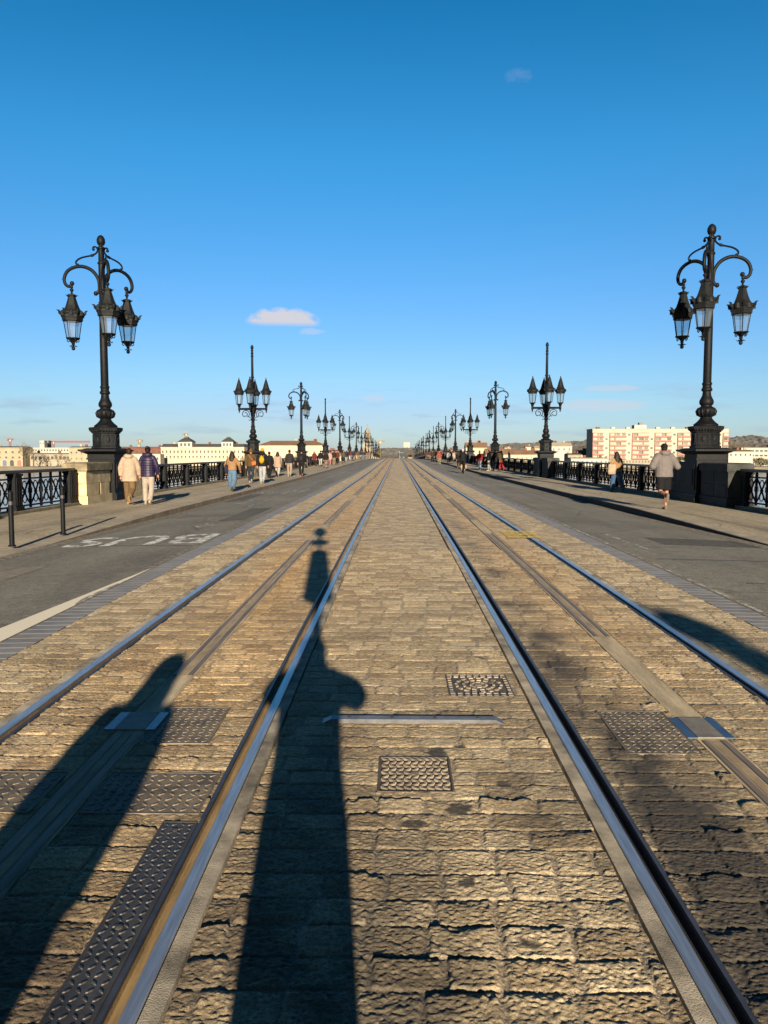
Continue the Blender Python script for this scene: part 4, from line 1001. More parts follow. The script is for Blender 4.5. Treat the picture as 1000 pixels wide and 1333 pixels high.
        h.ball(c + Vector((0, -.006, .022)), (.088, .103, .088), 14, 9); h.tube([c + Vector((0, .05, .035)), c + Vector((0, .12, .03)), c + Vector((0, .17, .02))], [.075, .07, .03], 10, flat=.14)
        link('cap', fuse(h, .009), hm, bo)
        q = MB(); q.ball(c + Vector((0, -.03, -.03)), (.080, .072, .06), 10, 7); link('hair', fuse(q, .011), cloth((.03, .022, .016)), bo)
    elif style == 'helmet':
        h.ball(c + Vector((0, -.01, .03)), (.105, .135, .09), 14, 9); link('helmet', fuse(h, .011), hm, bo)
    elif style == 'hoodup':
        h.ball(c + Vector((0, -.02, .01)), (.115, .13, .135), 12, 9); h.tube([c + Vector((0, -.02, -.02)), c + Vector((0, -.02, -.2))], [.11, .13], 10); link('hood', fuse(h, .013), p['jm'], bo)
    bo.scale = (k, k, k); bo['hz'] = hz
    return bo
def place(bo, x, y, z=None, face=0.0):
    bo.location = (x, y, (Zf(x, y) if abs(x) < 6.2 else PAV(y)) if z is None else z); bo.rotation_euler = (0, 0, face); return bo
DARK = cloth((.018, .018, .022)); BLACK = cloth((.010, .010, .012)); BROWNH = cloth((.035, .02, .012), .6); DKHAIR = cloth((.016, .012, .010), .5)
WHITEC = cloth((.62, .60, .55)); JEAN = cloth((.16, .27, .40)); DJEAN = cloth((.03, .042, .065)); TAN = cloth((.50, .28, .13)); CREAM = cloth((.66, .50, .36)); KHAKI = cloth((.26, .16, .075))
PURPLE = cloth((.045, .030, .085), .45); SHOEW = cloth((.55, .48, .38)); SHOET = cloth((.50, .33, .16)); YELL = cloth((.75, .42, .02)); ORNG = cloth((.72, .20, .05)); MAROON = cloth((.17, .035, .03)); RED = cloth((.45, .035, .04)); PINK = cloth((.62, .25, .25)); GREYJ = cloth((.27, .235, .225)); OLIVE = cloth((.14, .085, .035)); TAUPE = cloth((.38, .27, .18)); BEIGEB = cloth((.62, .48, .33)); GREYT = cloth((.12, .12, .13)); REDT = cloth((.55, .05, .08))
def thing(o, label, cat='person', group=None): return tag(o, label, cat, group)
LG, RG = 'walkers on the left pavement', 'people on the right pavement'
p1 = make_person(dict(vox=.011, h=1.66, stride=.30, kr=.75, puff=1.2, wd=1, jl=-.17, jflare=1.10, hood=1, ar=1.1, arm=(.10, .2, .22), jm=CREAM, tm=KHAKI, tw=1.35, sm=SHOET, hm=BROWNH, hair='short'))
thing(place(p1, bx(167, 22.7), 22.7, face=R(4)), 'person in a cream hooded jacket and brown trousers walking away by the left pedestal', group=LG)
p2 = make_person(dict(vox=.011, h=1.70, stride=.12, puff=1.13, jl=-.06, hood=1, arm=(.08, .25, .2), jm=PURPLE, tm=cloth((.60, .50, .40)), tw=1.15, sm=cloth((.62, .52, .36)), hm=DKHAIR, hair='bun'))
thing(place(p2, bx(191.5, 22.8), 22.8, face=R(2)), 'person in a dark purple puffer jacket and cream trousers on the left pavement', group=LG)
# quilting on the puffer is a set of stitched seams
q = MB(); hz = p2['hz']
for i in range(7):
    z = hz - .02 + i * .075; q.tube([(.193 * 1.13 * math.cos(t_), .004 + .148 * 1.13 * math.sin(t_), z) for t_ in np.linspace(math.pi, 2 * math.pi, 15)], .006, 4)
q.build('quilting_seam', cloth((.02, .014, .045), .6), p2)
p3 = make_person(dict(vox=.012, h=1.60, stride=.35, puff=1.1, jl=.04, jflare=1.0, arm=(.2, .4, .26), jm=TAN, tm=JEAN, tw=1.75, flare=1.1, sm=cloth((.16, .10, .05)), hm=BROWNH, hair='long'))
thing(place(p3, bx(302, 30.8), 30.8, face=R(-4)), 'long haired person in a tan jacket and wide blue jeans nearest the left kerb', group=LG)
p4 = make_person(dict(h=1.74, stride=.3, puff=1.15, jl=-.05, arm=(.15, .3, .2), jm=OLIVE, tm=DJEAN, tw=1.1, sm=SHOEW, hm=cloth((.22, .10, .03)), hair='beanie'))
thing(place(p4, bx(326.5, 40), 40), 'person in an olive brown jacket and brown beanie beside the yellow backpack', group=LG)
p5 = make_person(dict(h=1.76, stride=.3, puff=1.15, jl=-.04, hood=1, arm=(.12, .3, .2), jm=BLACK, tm=cloth((.55, .56, .58)), tw=1.2, sm=SHOEW, hm=YELL, hm2=DKHAIR, hair='beanie'))
thing(place(p5, bx(341.5, 39), 39), 'person in a yellow beanie, black jacket and pale trousers', group=LG)
p6 = make_person(dict(h=1.62, stride=.3, jl=-.1, jm=BLACK, tm=BLACK, sm=DARK, hm=DKHAIR, hair='short'))
thing(place(p6, bx(350.5, 47), 47), 'person all in black half hidden beyond the yellow beanie', group=LG)
p7 = make_person(dict(h=1.62, stride=.3, puff=1.25, jl=-.25, jflare=1.2, jm=cloth((.58, .42, .30)), tm=WHITEC, tw=1.2, sm=SHOEW, hm=BROWNH, hair='long'))
thing(place(p7, bx(361.5, 51), 51), 'long haired person in a long cream coat and white trousers', group=LG)
p8 = make_person(dict(h=1.74, stride=.25, puff=1.15, jl=-.03, jm=cloth((.035, .03, .032)), tm=cloth((.48, .37, .28)), tw=1.15, sm=SHOEW, hm=DKHAIR, hair='short'))
thing(place(p8, bx(377, 51), 51), 'person in a charcoal jacket and beige trousers in front of the far railing', group=LG)
p9 = make_person(dict(h=1.74, stride=.3, puff=1.1, jm=BLACK, tm=BLACK, sm=cloth((.5, .2, .15)), hm=BLACK, hair='beanie'))
thing(place(p9, bx(392.5, 51), 51), 'person all in black with a black backpack below the hanging lantern post', group=LG)
# jogger on the right
pj = make_person(dict(vox=.010, h=1.76, stride=-.20, kl=1.25, kr=.10, w=1.05, puff=1.22, jl=-.03, jflare=.95, hood=1, ar=1.25, swing=False, arm=(-.25, 1.75, .34), fore=-.35, jm=GREYJ, tm=BLACK, tend=.6, tw=1.05, sm=cloth((.30, .22, .16)), hm=BLACK, hair='cap'))
thing(place(pj, bx(862, 20.8), 20.8, face=R(3)), 'jogger in a grey hooded jacket, black shorts and black cap', group=RG)
pt = make_person(dict(vox=.012, h=1.60, stride=.45, puff=1.05, jl=.0, arm=(.2, .5, .2), jm=TAN, tm=cloth((.08, .17, .33)), tw=1.45, flare=1.15, sm=cloth((.25, .2, .18)), hm=BROWNH, hair='long'))
thing(place(pt, bx(801, 30.6), 30.6, face=R(8)), 'person in a tan jacket and blue jeans with a cream tote on the right pavement', group=RG)
# the group on the right pavement
g1 = make_person(dict(h=1.68, stride=.2, jm=RED, tm=cloth((.30, .42, .50)), sm=SHOEW, hm=DKHAIR, hair='short')); thing(place(g1, bx(624, 68), 68, face=R(160)), 'person in a red jacket and pale jeans, leftmost of the standing group', group=RG)
g2 = make_person(dict(h=1.76, stride=.15, puff=1.15, jl=-.05, jm=BLACK, tm=WHITEC, tw=1.2, sm=SHOEW, hm=DKHAIR, hair='short')); thing(place(g2, bx(635.7, 66), 66, face=R(100)), 'person in a black jacket and white trousers in the standing group', group=RG)
g3 = make_person(dict(h=1.78, stride=.15, puff=1.2, jl=-.1, jm=cloth((.022, .016, .014)), tm=DJEAN, sm=SHOEW, hm=DKHAIR, hair='short')); thing(place(g3, bx(644, 66), 66, face=R(-60)), 'tall person in dark brown coat at the middle of the standing group', group=RG)
g4 = make_person(dict(h=1.70, stride=.2, puff=1.15, jl=-.12, jm=OLIVE, tm=REDT, tw=1.1, sm=DARK, hm=cloth((.10, .06, .03)), hair='long')); thing(place(g4, bx(652, 66), 66, face=R(40)), 'person in a brown jacket and pinkish red trousers, rightmost of the standing group', group=RG)
# crowd further off: recoloured copies of four poses
base_ps = [make_person(dict(h=1.72, stride=.35, jm=BLACK, tm=DJEAN, sm=DARK, hm=DKHAIR, hair='short', vox=.02)), make_person(dict(h=1.62, stride=.3, jl=-.2, puff=1.1, jm=DARK, tm=GREYT, sm=SHOEW, hm=BROWNH, hair='long', vox=.02)),
           make_person(dict(h=1.75, stride=.25, puff=1.15, jm=GREYT, tm=BLACK, sm=SHOEW, hm=BLACK, hair='beanie', vox=.02)), make_person(dict(h=1.66, stride=.4, kr=.8, jl=-.02, jm=MAROON, tm=BLACK, sm=SHOEW, hm=DKHAIR, hair='pony', vox=.02))]
def recolour(o, m):
    for c in kids(o):
        key = {'jacket': 'j', 'trousers': 't', 'hair': 'h', 'beanie': 'h'}.get(c.name.split('.')[0])
        if key in m: c.material_slots[0].link = 'OBJECT'; c.material_slots[0].material = m[key]
used = [False] * 4
def crowd(i, px, D, label, m, group, face=0.0, X=None):
    o = base_ps[i] if not used[i] else dup(base_ps[i])
    x = bx(px, D) if X is None else X
    used[i] = True; place(o, x, D, face=face); recolour(o, m); thing(o, label, group=group); return o
LC = 'small far walkers on the left pavement'
crowd(1, 409.5, 84, 'person in a maroon jacket and dark skirt, facing the camera on the left pavement', {'j': MAROON, 't': cloth((.05, .015, .02))}, LC, R(180))
crowd(0, 417.5, 84, 'person in a black jacket and white trousers just right of the maroon jacket', {'j': BLACK, 't': WHITEC}, LC, 0)
crowd(3, 424.5, 75, 'person in a black top striding near the left kerb by the fourth lamp', {'j': BLACK, 't': cloth((.30, .20, .16))}, LC, 0)
crowd(1, 429.5, 90, 'person in a pink top and pink trousers on the left pavement', {'j': cloth((.65, .42, .38)), 't': PINK}, LC, R(180))
crowd(2, 435, 92, 'person in dark jacket with tan trousers right of the pink one', {'j': cloth((.03, .02, .02)), 't': TAUPE}, LC, 0)
crowd(0, 439, 95, 'far person in a dark red top close behind the dark jacket with tan trousers', {'j': MAROON, 't': BLACK}, LC, R(180))
rr = random.Random(5)
cl = [BLACK, DARK, cloth((.04, .03, .035)), MAROON, cloth((.05, .05, .08)), cloth((.30, .2, .14)), cloth((.12, .09, .08)), RED, CREAM]
ct = [BLACK, DJEAN, GREYT, TAUPE, JEAN, WHITEC]
for k in range(34):
    D = 98 + k * 3.8 + rr.uniform(-1, 1); X = -rr.uniform(6.9, 9.0)
    crowd(rr.randrange(4), 0, D, 'tiny dark clad walker in the far crowd on the left pavement', {'j': rr.choice(cl[:7] if k % 5 else cl), 't': rr.choice(ct)}, 'tiny walkers of the far left crowd', rr.choice((0, math.pi)), X)
crowd(0, 571.5, 93, 'far person in a red top and beige trousers out on the right lane', {'j': cloth((.42, .09, .07)), 't': cloth((.34, .30, .18))}, RG, R(180))
crowd(2, 563, 105, 'far person in brown black clothing left of the red top on the right lane', {'j': cloth((.05, .04, .02)), 't': BLACK}, RG, R(180))
crowd(3, 584, 100, 'far person in a pale top near the right railing', {'j': cloth((.45, .46, .50)), 't': BLACK}, RG, 0)
crowd(1, 597, 78, 'far dark person on the right pavement close to the cyclist', {'j': BLACK, 't': BLACK}, RG, 0)
for k in range(26):
    D = 108 + k * 4.6 + rr.uniform(-1, 1); X = rr.uniform(6.9, 8.9)
    crowd(rr.randrange(4), 0, D, 'tiny walker in the far crowd on the right pavement', {'j': rr.choice(cl), 't': rr.choice(ct)}, 'tiny walkers of the far right crowd', rr.choice((0, math.pi)), X)
# bags: worn, but things of their own
def bagpos(bo, v):
    k = bo.scale.x; a = bo.rotation_euler.z; x, y, z = v
    return Vector(bo.location) + Vector(((x * math.cos(a) - y * math.sin(a)) * k, (x * math.sin(a) + y * math.cos(a)) * k, z * k))
def backpack(bo, m, label):
    t = empty('backpack', bagpos(bo, (0, -.18, bo['hz'] + .30)), bo.rotation_euler.z); b = MB()
    b.ball((0, -.02, -.02), (.135, .075, .20), 12, 9); b.ball((0, -.07, -.10), (.10, .05, .09), 10, 7); b.tube([(-.03, -.01, .17), (0, -.02, .22), (.03, -.01, .17)], .012, 5)
    link('bag_body', fuse(b, .014), m, t)
    for s in (-1, 1):
        q = MB(); q.tube(chaikin([(s * .08, .02, .16), (s * .10, .14, .23), (s * .11, .27, .16), (s * .12, .30, .0), (s * .12, .10, -.16)]), .016, 5); q.build('strap', m, t)
    tag(t, label, 'backpack')
backpack(p5, YELL, 'yellow backpack on the back of the person in the yellow beanie')
backpack(p9, cloth((.03, .03, .035)), 'black backpack worn by the person all in black below the lamp post')
t = empty('shoulder_bag', bagpos(p4, (.20, -.14, p4['hz'] + .12)), 0); b = MB(); b.box((0, 0, 0), (.26, .11, .20), ry=R(-18)); link('bag_body', fuse(b, .015), ORNG, t)
b = MB(); b.tube(chaikin([(-.02, -.03, .08), (-.17, -.06, .28), (-.32, .02, .44), (-.34, .16, .46), (-.15, .30, .20), (.05, .18, .05)]), .018, 5); b.build('strap', ORNG, t); tag(t, 'orange shoulder bag slung across the olive brown jacket', 'bag')
t = empty('tote_bag', bagpos(pt, (-.24, -.08, pt['hz'] + .10)), 0); b = MB(); b.rings([(0, 0, -.20, .14, .05), (0, 0, -.12, .17, .075), (0, 0, .08, .16, .06), (0, 0, .20, .14, .03)], 12); link('bag_body', fuse(b, .014), BEIGEB, t)
b = MB(); b.tube(chaikin([(-.08, 0, .18), (-.02, .02, .40), (.06, .05, .44), (.08, 0, .18)]), .012, 5); b.build('strap', BEIGEB, t); tag(t, 'cream tote bag on the shoulder of the person in tan on the right', 'bag')
t = empty('handbag', bagpos(p3, (-.24, -.06, p3['hz'] + .10)), 0); b = MB(); b.rings([(0, 0, -.17, .07, .10), (0, 0, -.08, .09, .13), (0, 0, .12, .07, .11), (0, 0, .17, .03, .08)], 12); link('bag_body', fuse(b, .014), cloth((.035, .03, .06)), t)
b = MB(); b.tube(chaikin([(0, -.06, .15), (.03, -.03, .36), (.07, .03, .42), (.02, .06, .15)]), .013, 5); b.build('strap', cloth((.035, .03, .06)), t); tag(t, 'dark shoulder bag carried by the long haired person in tan on the left', 'bag')
# cyclist on the right lane
cy = make_person(dict(h=1.74, stride=.55, kl=1.0, kr=.25, lean=.30, puff=1.1, swing=False, arm=(.75, .35, .12), jm=BLACK, tm=BLACK, sm=cloth((.5, .45, .4)), hm=cloth((.8, .8, .8), .4), hair='helmet'))
CX, CY = bx(602.5, 60), 60.0; place(cy, CX, CY, Zf(CX, CY) + .18); thing(cy, 'cyclist in black with a white helmet riding away on the right lane', group=RG)
bk = empty('bicycle', (CX, CY - .05, Zf(CX, CY))); tag(bk, 'bicycle with tan saddlebags ridden on the right lane', 'bicycle')
fr = MB(); fr.tube([(0, -.45, .34), (0, -.02, .30), (0, .40, .85), (0, -.18, .80), (0, -.02, .30)], .02, 6); fr.tube([(0, -.45, .34), (0, -.18, .80), (0, -.20, .92)], .018, 6); fr.tube([(0, .58, .34), (0, .42, .80), (0, .38, 1.0)], .018, 6); fr.build('frame', IRON, bk)
for y in (-.45, .58):
    m = MB(); m.tube([(0, y + .32 * math.cos(a), .34 + .32 * math.sin(a)) for a in np.linspace(0, 2 * math.pi, 25)], .022, 6, cap=False); wh = m.build('wheel', BLACK, bk)
    m = MB(); [m.tube([(0, y, .34), (0, y + .31 * math.cos(a), .34 + .31 * math.sin(a))], .004, 3) for a in np.linspace(0, 2 * math.pi, 15)[:-1]]; m.build('spokes', LIP, wh)
MB().tube([(-.27, .30, 1.02), (-.10, .40, 1.02), (.10, .40, 1.02), (.27, .30, 1.02)], .016, 6).build('handlebar', IRON, bk)
MB().rings([(0, -.2, .92, .05, .10), (0, -.2, .95, .08, .13), (0, -.2, .975, .06, .12)], 10).build('saddle', BLACK, bk)
for s in (-1, 1):
    m = MB().rings([(s * .16, -.48, .36, .06, .13), (s * .17, -.48, .45, .085, .17), (s * .17, -.48, .66, .085, .16), (s * .16, -.48, .70, .05, .13)], 12); m.build('saddlebag', cloth((.62, .42, .24)), bk)
# those whose shadows reach into the picture
SX = math.tan(SUN_A); Lk = 1 / math.tan(SUN_E)
ph = make_person(dict(h=1.67, stride=.05, kr=.05, kl=.05, puff=1.06, jl=-.36, jflare=.95, swing=False, arm=(1.18, .55, .20), fore=-.8, jm=DARK, tm=BLACK, tw=1.0, hood=1, ar=1.35, sm=DARK, hm=DKHAIR, hair='hoodup', nod=0)); place(ph, -.05, -.42, 0.0); thing(ph, 'hooded viewer behind the camera, casting the tall shadow in the middle')
# unseen post added behind the viewer (its box and ball end the tall shadow)
sx, sy = .03, -1.0
t = empty('shadow_post', (sx, sy, 0)); tag(t, 'slim post with box and round cap, added unseen behind the viewer to cast shadow', 'shadow caster')
m = MB(); m.lathe([(.09, 0), (.09, .05), (.05, .08), (.045, 2.2), (.07, 2.22), (.07, 2.26), (.03, 2.28)], 12); m.build('post', IRON, t)
m = MB(); m.rings([(0, 0, 2.23, .11, .11), (0, 0, 2.27, .165, .165), (0, 0, 3.18, .135, .135), (0, 0, 3.24, .10, .10)], 16); m.build('caster_box', IRON2, t)
m = MB(); m.lathe([(.03, 3.2), (.03, 3.40), (.15, 3.44), (.15, 3.56), (.04, 3.60), (.04, 3.74), (.10, 3.79), (.13, 3.92), (.10, 4.05), (.03, 4.12)], 14); m.build('cap', IRON, t)
cp = make_person(dict(h=1.68, stride=.05, kr=.05, kl=.05, puff=1.05, jl=-.75, jflare=1.35, swing=False, arm=(.05, .1, .06), jm=DARK, tm=BLACK, sm=DARK, hair='hoodup')); place(cp, -1.02, -1.1, 0.0); thing(cp, 'companion in a long hooded coat, casting the shadow at lower left')
t = empty('shadow_board', (4.52, -13.0, Zf(4.52, -13))); tag(t, 'tall board on a pole, added unseen behind the viewer on the right to cast shadow', 'road sign')
MB().tube([(0, 0, 0), (0, 0, 5.1)], .05, 10).build('pole', IRON, t); MB().tube([(0, -.02, 4.85), (0, .02, 4.85)], .24, 24).build('board_disc', GREYT, t)
MB().box((.0, 0, 3.5), (.42, .04, 2.3)).build('board_plate', GREYT, t)  # unseen board, added and shaped for the soft shadow at the right edge
t2 = make_person(dict(h=1.72, stride=.3, jm=BLACK, tm=DARK, sm=DARK, hm=DKHAIR, hair='short')); place(t2, -8.9, 12.0); thing(t2, 'person walking just outside the left picture edge, casting the pavement shadow', group=LG)

# ------------------------------------------------------------------ river, banks, hills
def water_mat():
    m = bpy.data.materials.new('river_water'); m.use_nodes = True; nt = m.node_tree; b = nt.nodes['Principled BSDF']
    b.inputs['Base Color'].default_value = (.17, .14, .095, 1); b.inputs['Roughness'].default_value = .12; b.inputs['Specular IOR Level'].default_value = .6
    tc = N(nt, 'ShaderNodeTexCoord'); n = N(nt, 'ShaderNodeTexNoise', Scale=1.3, Detail=5, Roughness=.6); nt.links.new(tc.outputs['Object'], n.inputs['Vector'])
    bp = N(nt, 'ShaderNodeBump', Strength=.6, Distance=.12); nt.links.new(n.outputs['Fac'], bp.inputs['Height']); nt.links.new(bp.outputs[0], b.inputs['Normal'])
    return m
WZ = -8.6
tag(MB().add([(-1500, -300, WZ), (1500, -300, WZ), (1500, 492, WZ), (-1500, 492, WZ)], [(0, 1, 2, 3)]).build('river_water', water_mat()), kind='structure')
land = M('bank_ground', (.12, .10, .065), .95, 0, .3, .02, coords='Object')
QZ = -6.0
tag(MB().add([(-3000, 478, QZ), (3000, 478, QZ), (3000, 9000, QZ), (-3000, 9000, QZ)], [(0, 1, 2, 3)]).build('far_bank_ground', land), kind='structure')
tag(MB().box((0, 478.5, -7.55), (3000, 1.0, 3.2)).build('quay_wall', M('quay_stone', (.10, .085, .06), .9, 0, .25, .08, coords='Object')), 'long pale stone quay wall along the far river bank', 'quay wall')
tag(MB().box((0, -150, -1.2), (60, 260, 2.3)).build('near_bank_ground', land), kind='structure')
def forest_mat(name, a, b, sc_):
    m = M(name, a, .95, 0, .0, sc_, c2=b, detail=8, coords='Object'); return m
def hill(name, pts, D, depth, m, bump, seed, step=4):
    """ridge silhouette given as (px, py) at distance D, grown into a long rounded hill"""
    xs = np.arange(bx(pts[0][0], D), bx(pts[-1][0], D), step); ys = np.arange(-depth, depth + 1, step * 1.6)
    ph = np.interp(xs, [bx(p[0], D) for p in pts], [bz(p[1], D) for p in pts])
    X, Y = np.meshgrid(xs, ys); prof = np.clip(1 - (np.abs(Y) / depth) ** 1.6, 0, 1)
    Hh = (np.tile(ph, (len(ys), 1)) - QZ) * prof
    t = .6 * vnoise(X / 9., Y / 9., seed) + .45 * vnoise(X / 4.5, Y / 4.5, seed + 1) + .4 * vnoise(X / 40., Y / 40., seed + 2)
    Zz = QZ - 1 + Hh + bump * t * np.clip(Hh / 6, 0, 1)
    nx, ny = len(xs), len(ys); V = np.stack([X.ravel(), Y.ravel() + D, Zz.ravel()], 1)
    mb = MB(); mb.v = [tuple(p) for p in V.tolist()]; mb.f = [(r * nx + c, r * nx + c + 1, (r + 1) * nx + c + 1, (r + 1) * nx + c) for r in range(ny - 1) for c in range(nx - 1)]
    return tag(mb.build(name, m), kind='structure')
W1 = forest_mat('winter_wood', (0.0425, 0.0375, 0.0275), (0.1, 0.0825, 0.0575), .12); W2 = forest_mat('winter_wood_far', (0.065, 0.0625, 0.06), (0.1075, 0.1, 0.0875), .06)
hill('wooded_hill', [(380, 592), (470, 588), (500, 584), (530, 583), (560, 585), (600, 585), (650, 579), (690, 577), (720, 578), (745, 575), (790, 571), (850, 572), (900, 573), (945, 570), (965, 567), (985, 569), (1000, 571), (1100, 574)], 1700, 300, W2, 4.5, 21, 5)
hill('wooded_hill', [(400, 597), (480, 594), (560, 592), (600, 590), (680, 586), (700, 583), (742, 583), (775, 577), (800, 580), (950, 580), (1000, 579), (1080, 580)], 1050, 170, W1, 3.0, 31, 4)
# ------------------------------------------------------------------ buildings of the far bank
CREAMW = M('cream_limestone', (0.33, 0.285, 0.2), .9, 0, .10, .15); CREAM2 = M('ochre_limestone', (0.225, 0.19, 0.125), .9, 0, .12, .15); WHITEW = M('white_render', (0.3, 0.28, 0.24), .85, 0, .06, .1)
GLASSW = M('window_dark_glass', (0.05, 0.05, 0.0475), .25, 0, .3, .6); GLASSP = M('window_pale_glass', (0.2232, 0.216, 0.1872), .2, 0, .15, .6); SLATER = M('slate_roof', (0.03, 0.0275, 0.025), .7, 0, .25, .2); TILER = M('tile_roof', (0.12, 0.07, 0.0375), .85, 0, .25, .3)
BRICKR = M('red_brick_wall', (0.108, 0.0414, 0.0252), .9, 0, .2, .3); PINKB = M('salmon_balcony', (0.24, 0.115, 0.09), .85, 0, .12, .4); GREYB = M('grey_panel', (0.1296, 0.1188, 0.1044), .8, 0, .2, .4); SAND = M('pale_concrete', (0.216, 0.1872, 0.1368), .9, 0, .12, .2)
HALF = {'window': GLASSW}
def facade(name, label, cat, D, pl, pr, pt, depth, mat, rows=(), n=10, ws=(.4, .6), roof=None, glass=GLASSW, group=None, base=None, yoff=0):
    """a block whose front stands at distance D; rows: list of pixel heights of the window centres"""
    x0, x1, zt, zb = bx(pl, D), bx(pr, D), bz(pt, D), (QZ if base is None else base)
    t = empty(name, ((x0 + x1) / 2, D + depth / 2, zb)); wd = x1 - x0; h = zt - zb; tag(t, label, cat, group)
    b = MB(); b.box((0, 0, h / 2), (wd, depth, h)); b.box((0, -depth / 2 - .15, h - .25), (wd + .3, .5, .5)); b.box((0, -depth / 2 - .1, h * .42), (wd, .3, .25)); b.build('wall', mat, t)
    wme = None; nw = 0
    cw = wd / n
    for k, py in enumerate(rows):
        zc = bz(py, D) - zb; 
        if zc < .6: continue
        for i in range(n):
            if nw >= 98: break
            if wme is None:
                q = MB(); q.box((0, 0, 0), (cw * ws[0], .18, D / 1000 * ws[1] * 4)); wme = q.mesh('window')
                f = MB(); W, Hh = cw * ws[0] + .5, D / 1000 * ws[1] * 4 + .4
                f.box((0, -.06, -Hh / 2), (W + .3, .4, .25)); fme = f.mesh('sill')
            g = link('window', wme, glass, t, (-wd / 2 + cw * (i + .5), -depth / 2 - .06, zc)); nw += 1
            if k == 0 and n <= 24: link('sill', fme, mat, g, (0, 0, 0))
    if roof:
        kind, rh, rm = roof; r = MB(); H2 = rh * D / 1000
        if kind == 'hip': r.add([(-wd / 2, -depth / 2, h), (wd / 2, -depth / 2, h), (wd / 2, depth / 2, h), (-wd / 2, depth / 2, h), (-wd / 2 + depth * .4, 0, h + H2), (wd / 2 - depth * .4, 0, h + H2)], [(0, 1, 5, 4), (1, 2, 5), (2, 3, 4, 5), (3, 0, 4)])
        elif kind == 'gable': r.add([(-wd / 2 - .3, -depth / 2 - .4, h), (wd / 2 + .3, -depth / 2 - .4, h), (wd / 2 + .3, depth / 2, h), (-wd / 2 - .3, depth / 2, h), (-wd / 2 - .3, 0, h + H2), (wd / 2 + .3, 0, h + H2)], [(0, 1, 5, 4), (1, 2, 5), (2, 3, 4, 5), (3, 0, 4)])
        else: r.add([(-wd / 2, -depth / 2, h), (wd / 2, -depth / 2, h), (wd / 2, depth / 2, h), (-wd / 2, depth / 2, h), (-wd / 2 + 1, -depth / 2 + 2.5, h + H2), (wd / 2 - 1, -depth / 2 + 2.5, h + H2), (wd / 2 - 1, depth / 2 - 2.5, h + H2), (-wd / 2 + 1, depth / 2 - 2.5, h + H2)], [(0, 1, 5, 4), (1, 2, 6, 5), (2, 3, 7, 6), (3, 0, 4, 7), (4, 5, 6, 7)])
        ro = r.build('roof', rm, t)
        c = random.Random(pl)
        for i in range(3):
            q = MB().box((wd * (c.random() - .5) * .8, 1, h + H2 + .3), (1.6, .9, 2.2)); q.build('chimney', CREAM2 if i % 2 else BRICKR, ro)
    return t, wd, h, depth
DB = 500
t, wd, h, dp = facade('terrace_building', 'ochre stone terrace with arched shop doors at the far left edge', 'building', DB, -60, 27, 582.5, 14, CREAM2, (588.5, 595.5), 10, (.28, .55), ('mansard', 1.6, SLATER))
for i in range(9):
    q = MB(); x = -wd / 2 + wd / 9 * (i + .5); r_ = wd / 9 * .26
    q.prism([(r_ * math.cos(a), r_ * math.sin(a)) for a in np.linspace(0, math.pi, 9)] + [(-r_, -2.6), (r_, -2.6)], -.1, .1)
    q.v = [(a, -.0 - c_, b) for a, b, c_ in q.v]; q.build('arched_door', [M('door_blue', (.06, .08, .14), .5), GLASSW, M('awning_red', (.55, .08, .07), .7)][i % 3], t, loc=(x, -dp / 2 - .06, 2.9))
facade('modern_block', 'low white modern block with a strip of dark windows behind bare trees', 'building', 540, 28, 88, 582.8, 14, WHITEW, (586, 594), 16, (.5, .5))
facade('long_hall', 'long low grey hall in front of the white modern block', 'building', 510, 26, 90, 591, 10, SAND, (596,), 12, (.6, .9), ('gable', 1.5, GREYB))
facade('terrace_building', 'ochre stone terrace just left of the nearest left lamp pedestal', 'building', DB, 88, 128, 582.5, 14, CREAM2, (589, 597), 6, (.28, .55), ('mansard', 1.4, SLATER))
facade('brick_building', 'red brick building seen above the two walkers by the left pedestal', 'building', 560, 152, 210, 582.5, 14, BRICKR, (588,), 8, (.45, .6), ('mansard', 1, TILER))
facade('white_house', 'low white house in front of the red brick building', 'building', 520, 150, 208, 591, 9, WHITEW, (597,), 8, (.3, .8))
t, wd, h, dp = facade('palace', 'cream stone palace with two dark domed pavilions behind the left railing', 'palace', 540, 209, 318, 582, 18, CREAMW, (588, 595), 22, (.36, .85), ('mansard', 4.2, SLATER))
for px, tw in ((241, 18), (296, 15)):
    x = bx(px, 540) - (bx(209, 540) + bx(318, 540)) / 2; w_ = tw * .54
    q = MB(); q.box((x, -4.6, h + 1.8), (w_, 9.4, 3.6)); pv = q.build('pavilion', WHITEW, t)
    q = MB(); q.rings([(x, -4.6, h + 3.6, w_ * .78, 6.4), (x, -4.6, h + 5.0, w_ * .55, 4.5), (x, -4.6, h + 6.6, w_ * .2, 1.6), (x, -4.6, h + 7.2, w_ * .18, 1.5)], 4)
    q.v = [((a - x) * math.cos(R(45)) - (b + 4.6) * math.sin(R(45)) + x, (a - x) * math.sin(R(45)) + (b + 4.6) * math.cos(R(45)) - 4.6, c_) for a, b, c_ in q.v]; q.build('pavilion_roof', SLATER, pv)
    for k in (-.28, 0, .28): MB().box((x + k * w_, -9.35, h + 1.7), (w_ * .14, .15, 2.0)).build('pavilion_window', GLASSW, pv)
facade('palace', 'wide cream palace with a low brown roof between the second and third left lamp posts', 'palace', 560, 334, 424, 580, 22, CREAMW, (586, 594), 20, (.34, .7), ('hip', 6.5, TILER), GLASSP)
facade('terrace_building', 'small ochre house right of the wide cream palace', 'building', 600, 426, 446, 588, 10, CREAM2, (592,), 5, (.3, .6), ('gable', 2.5, TILER))
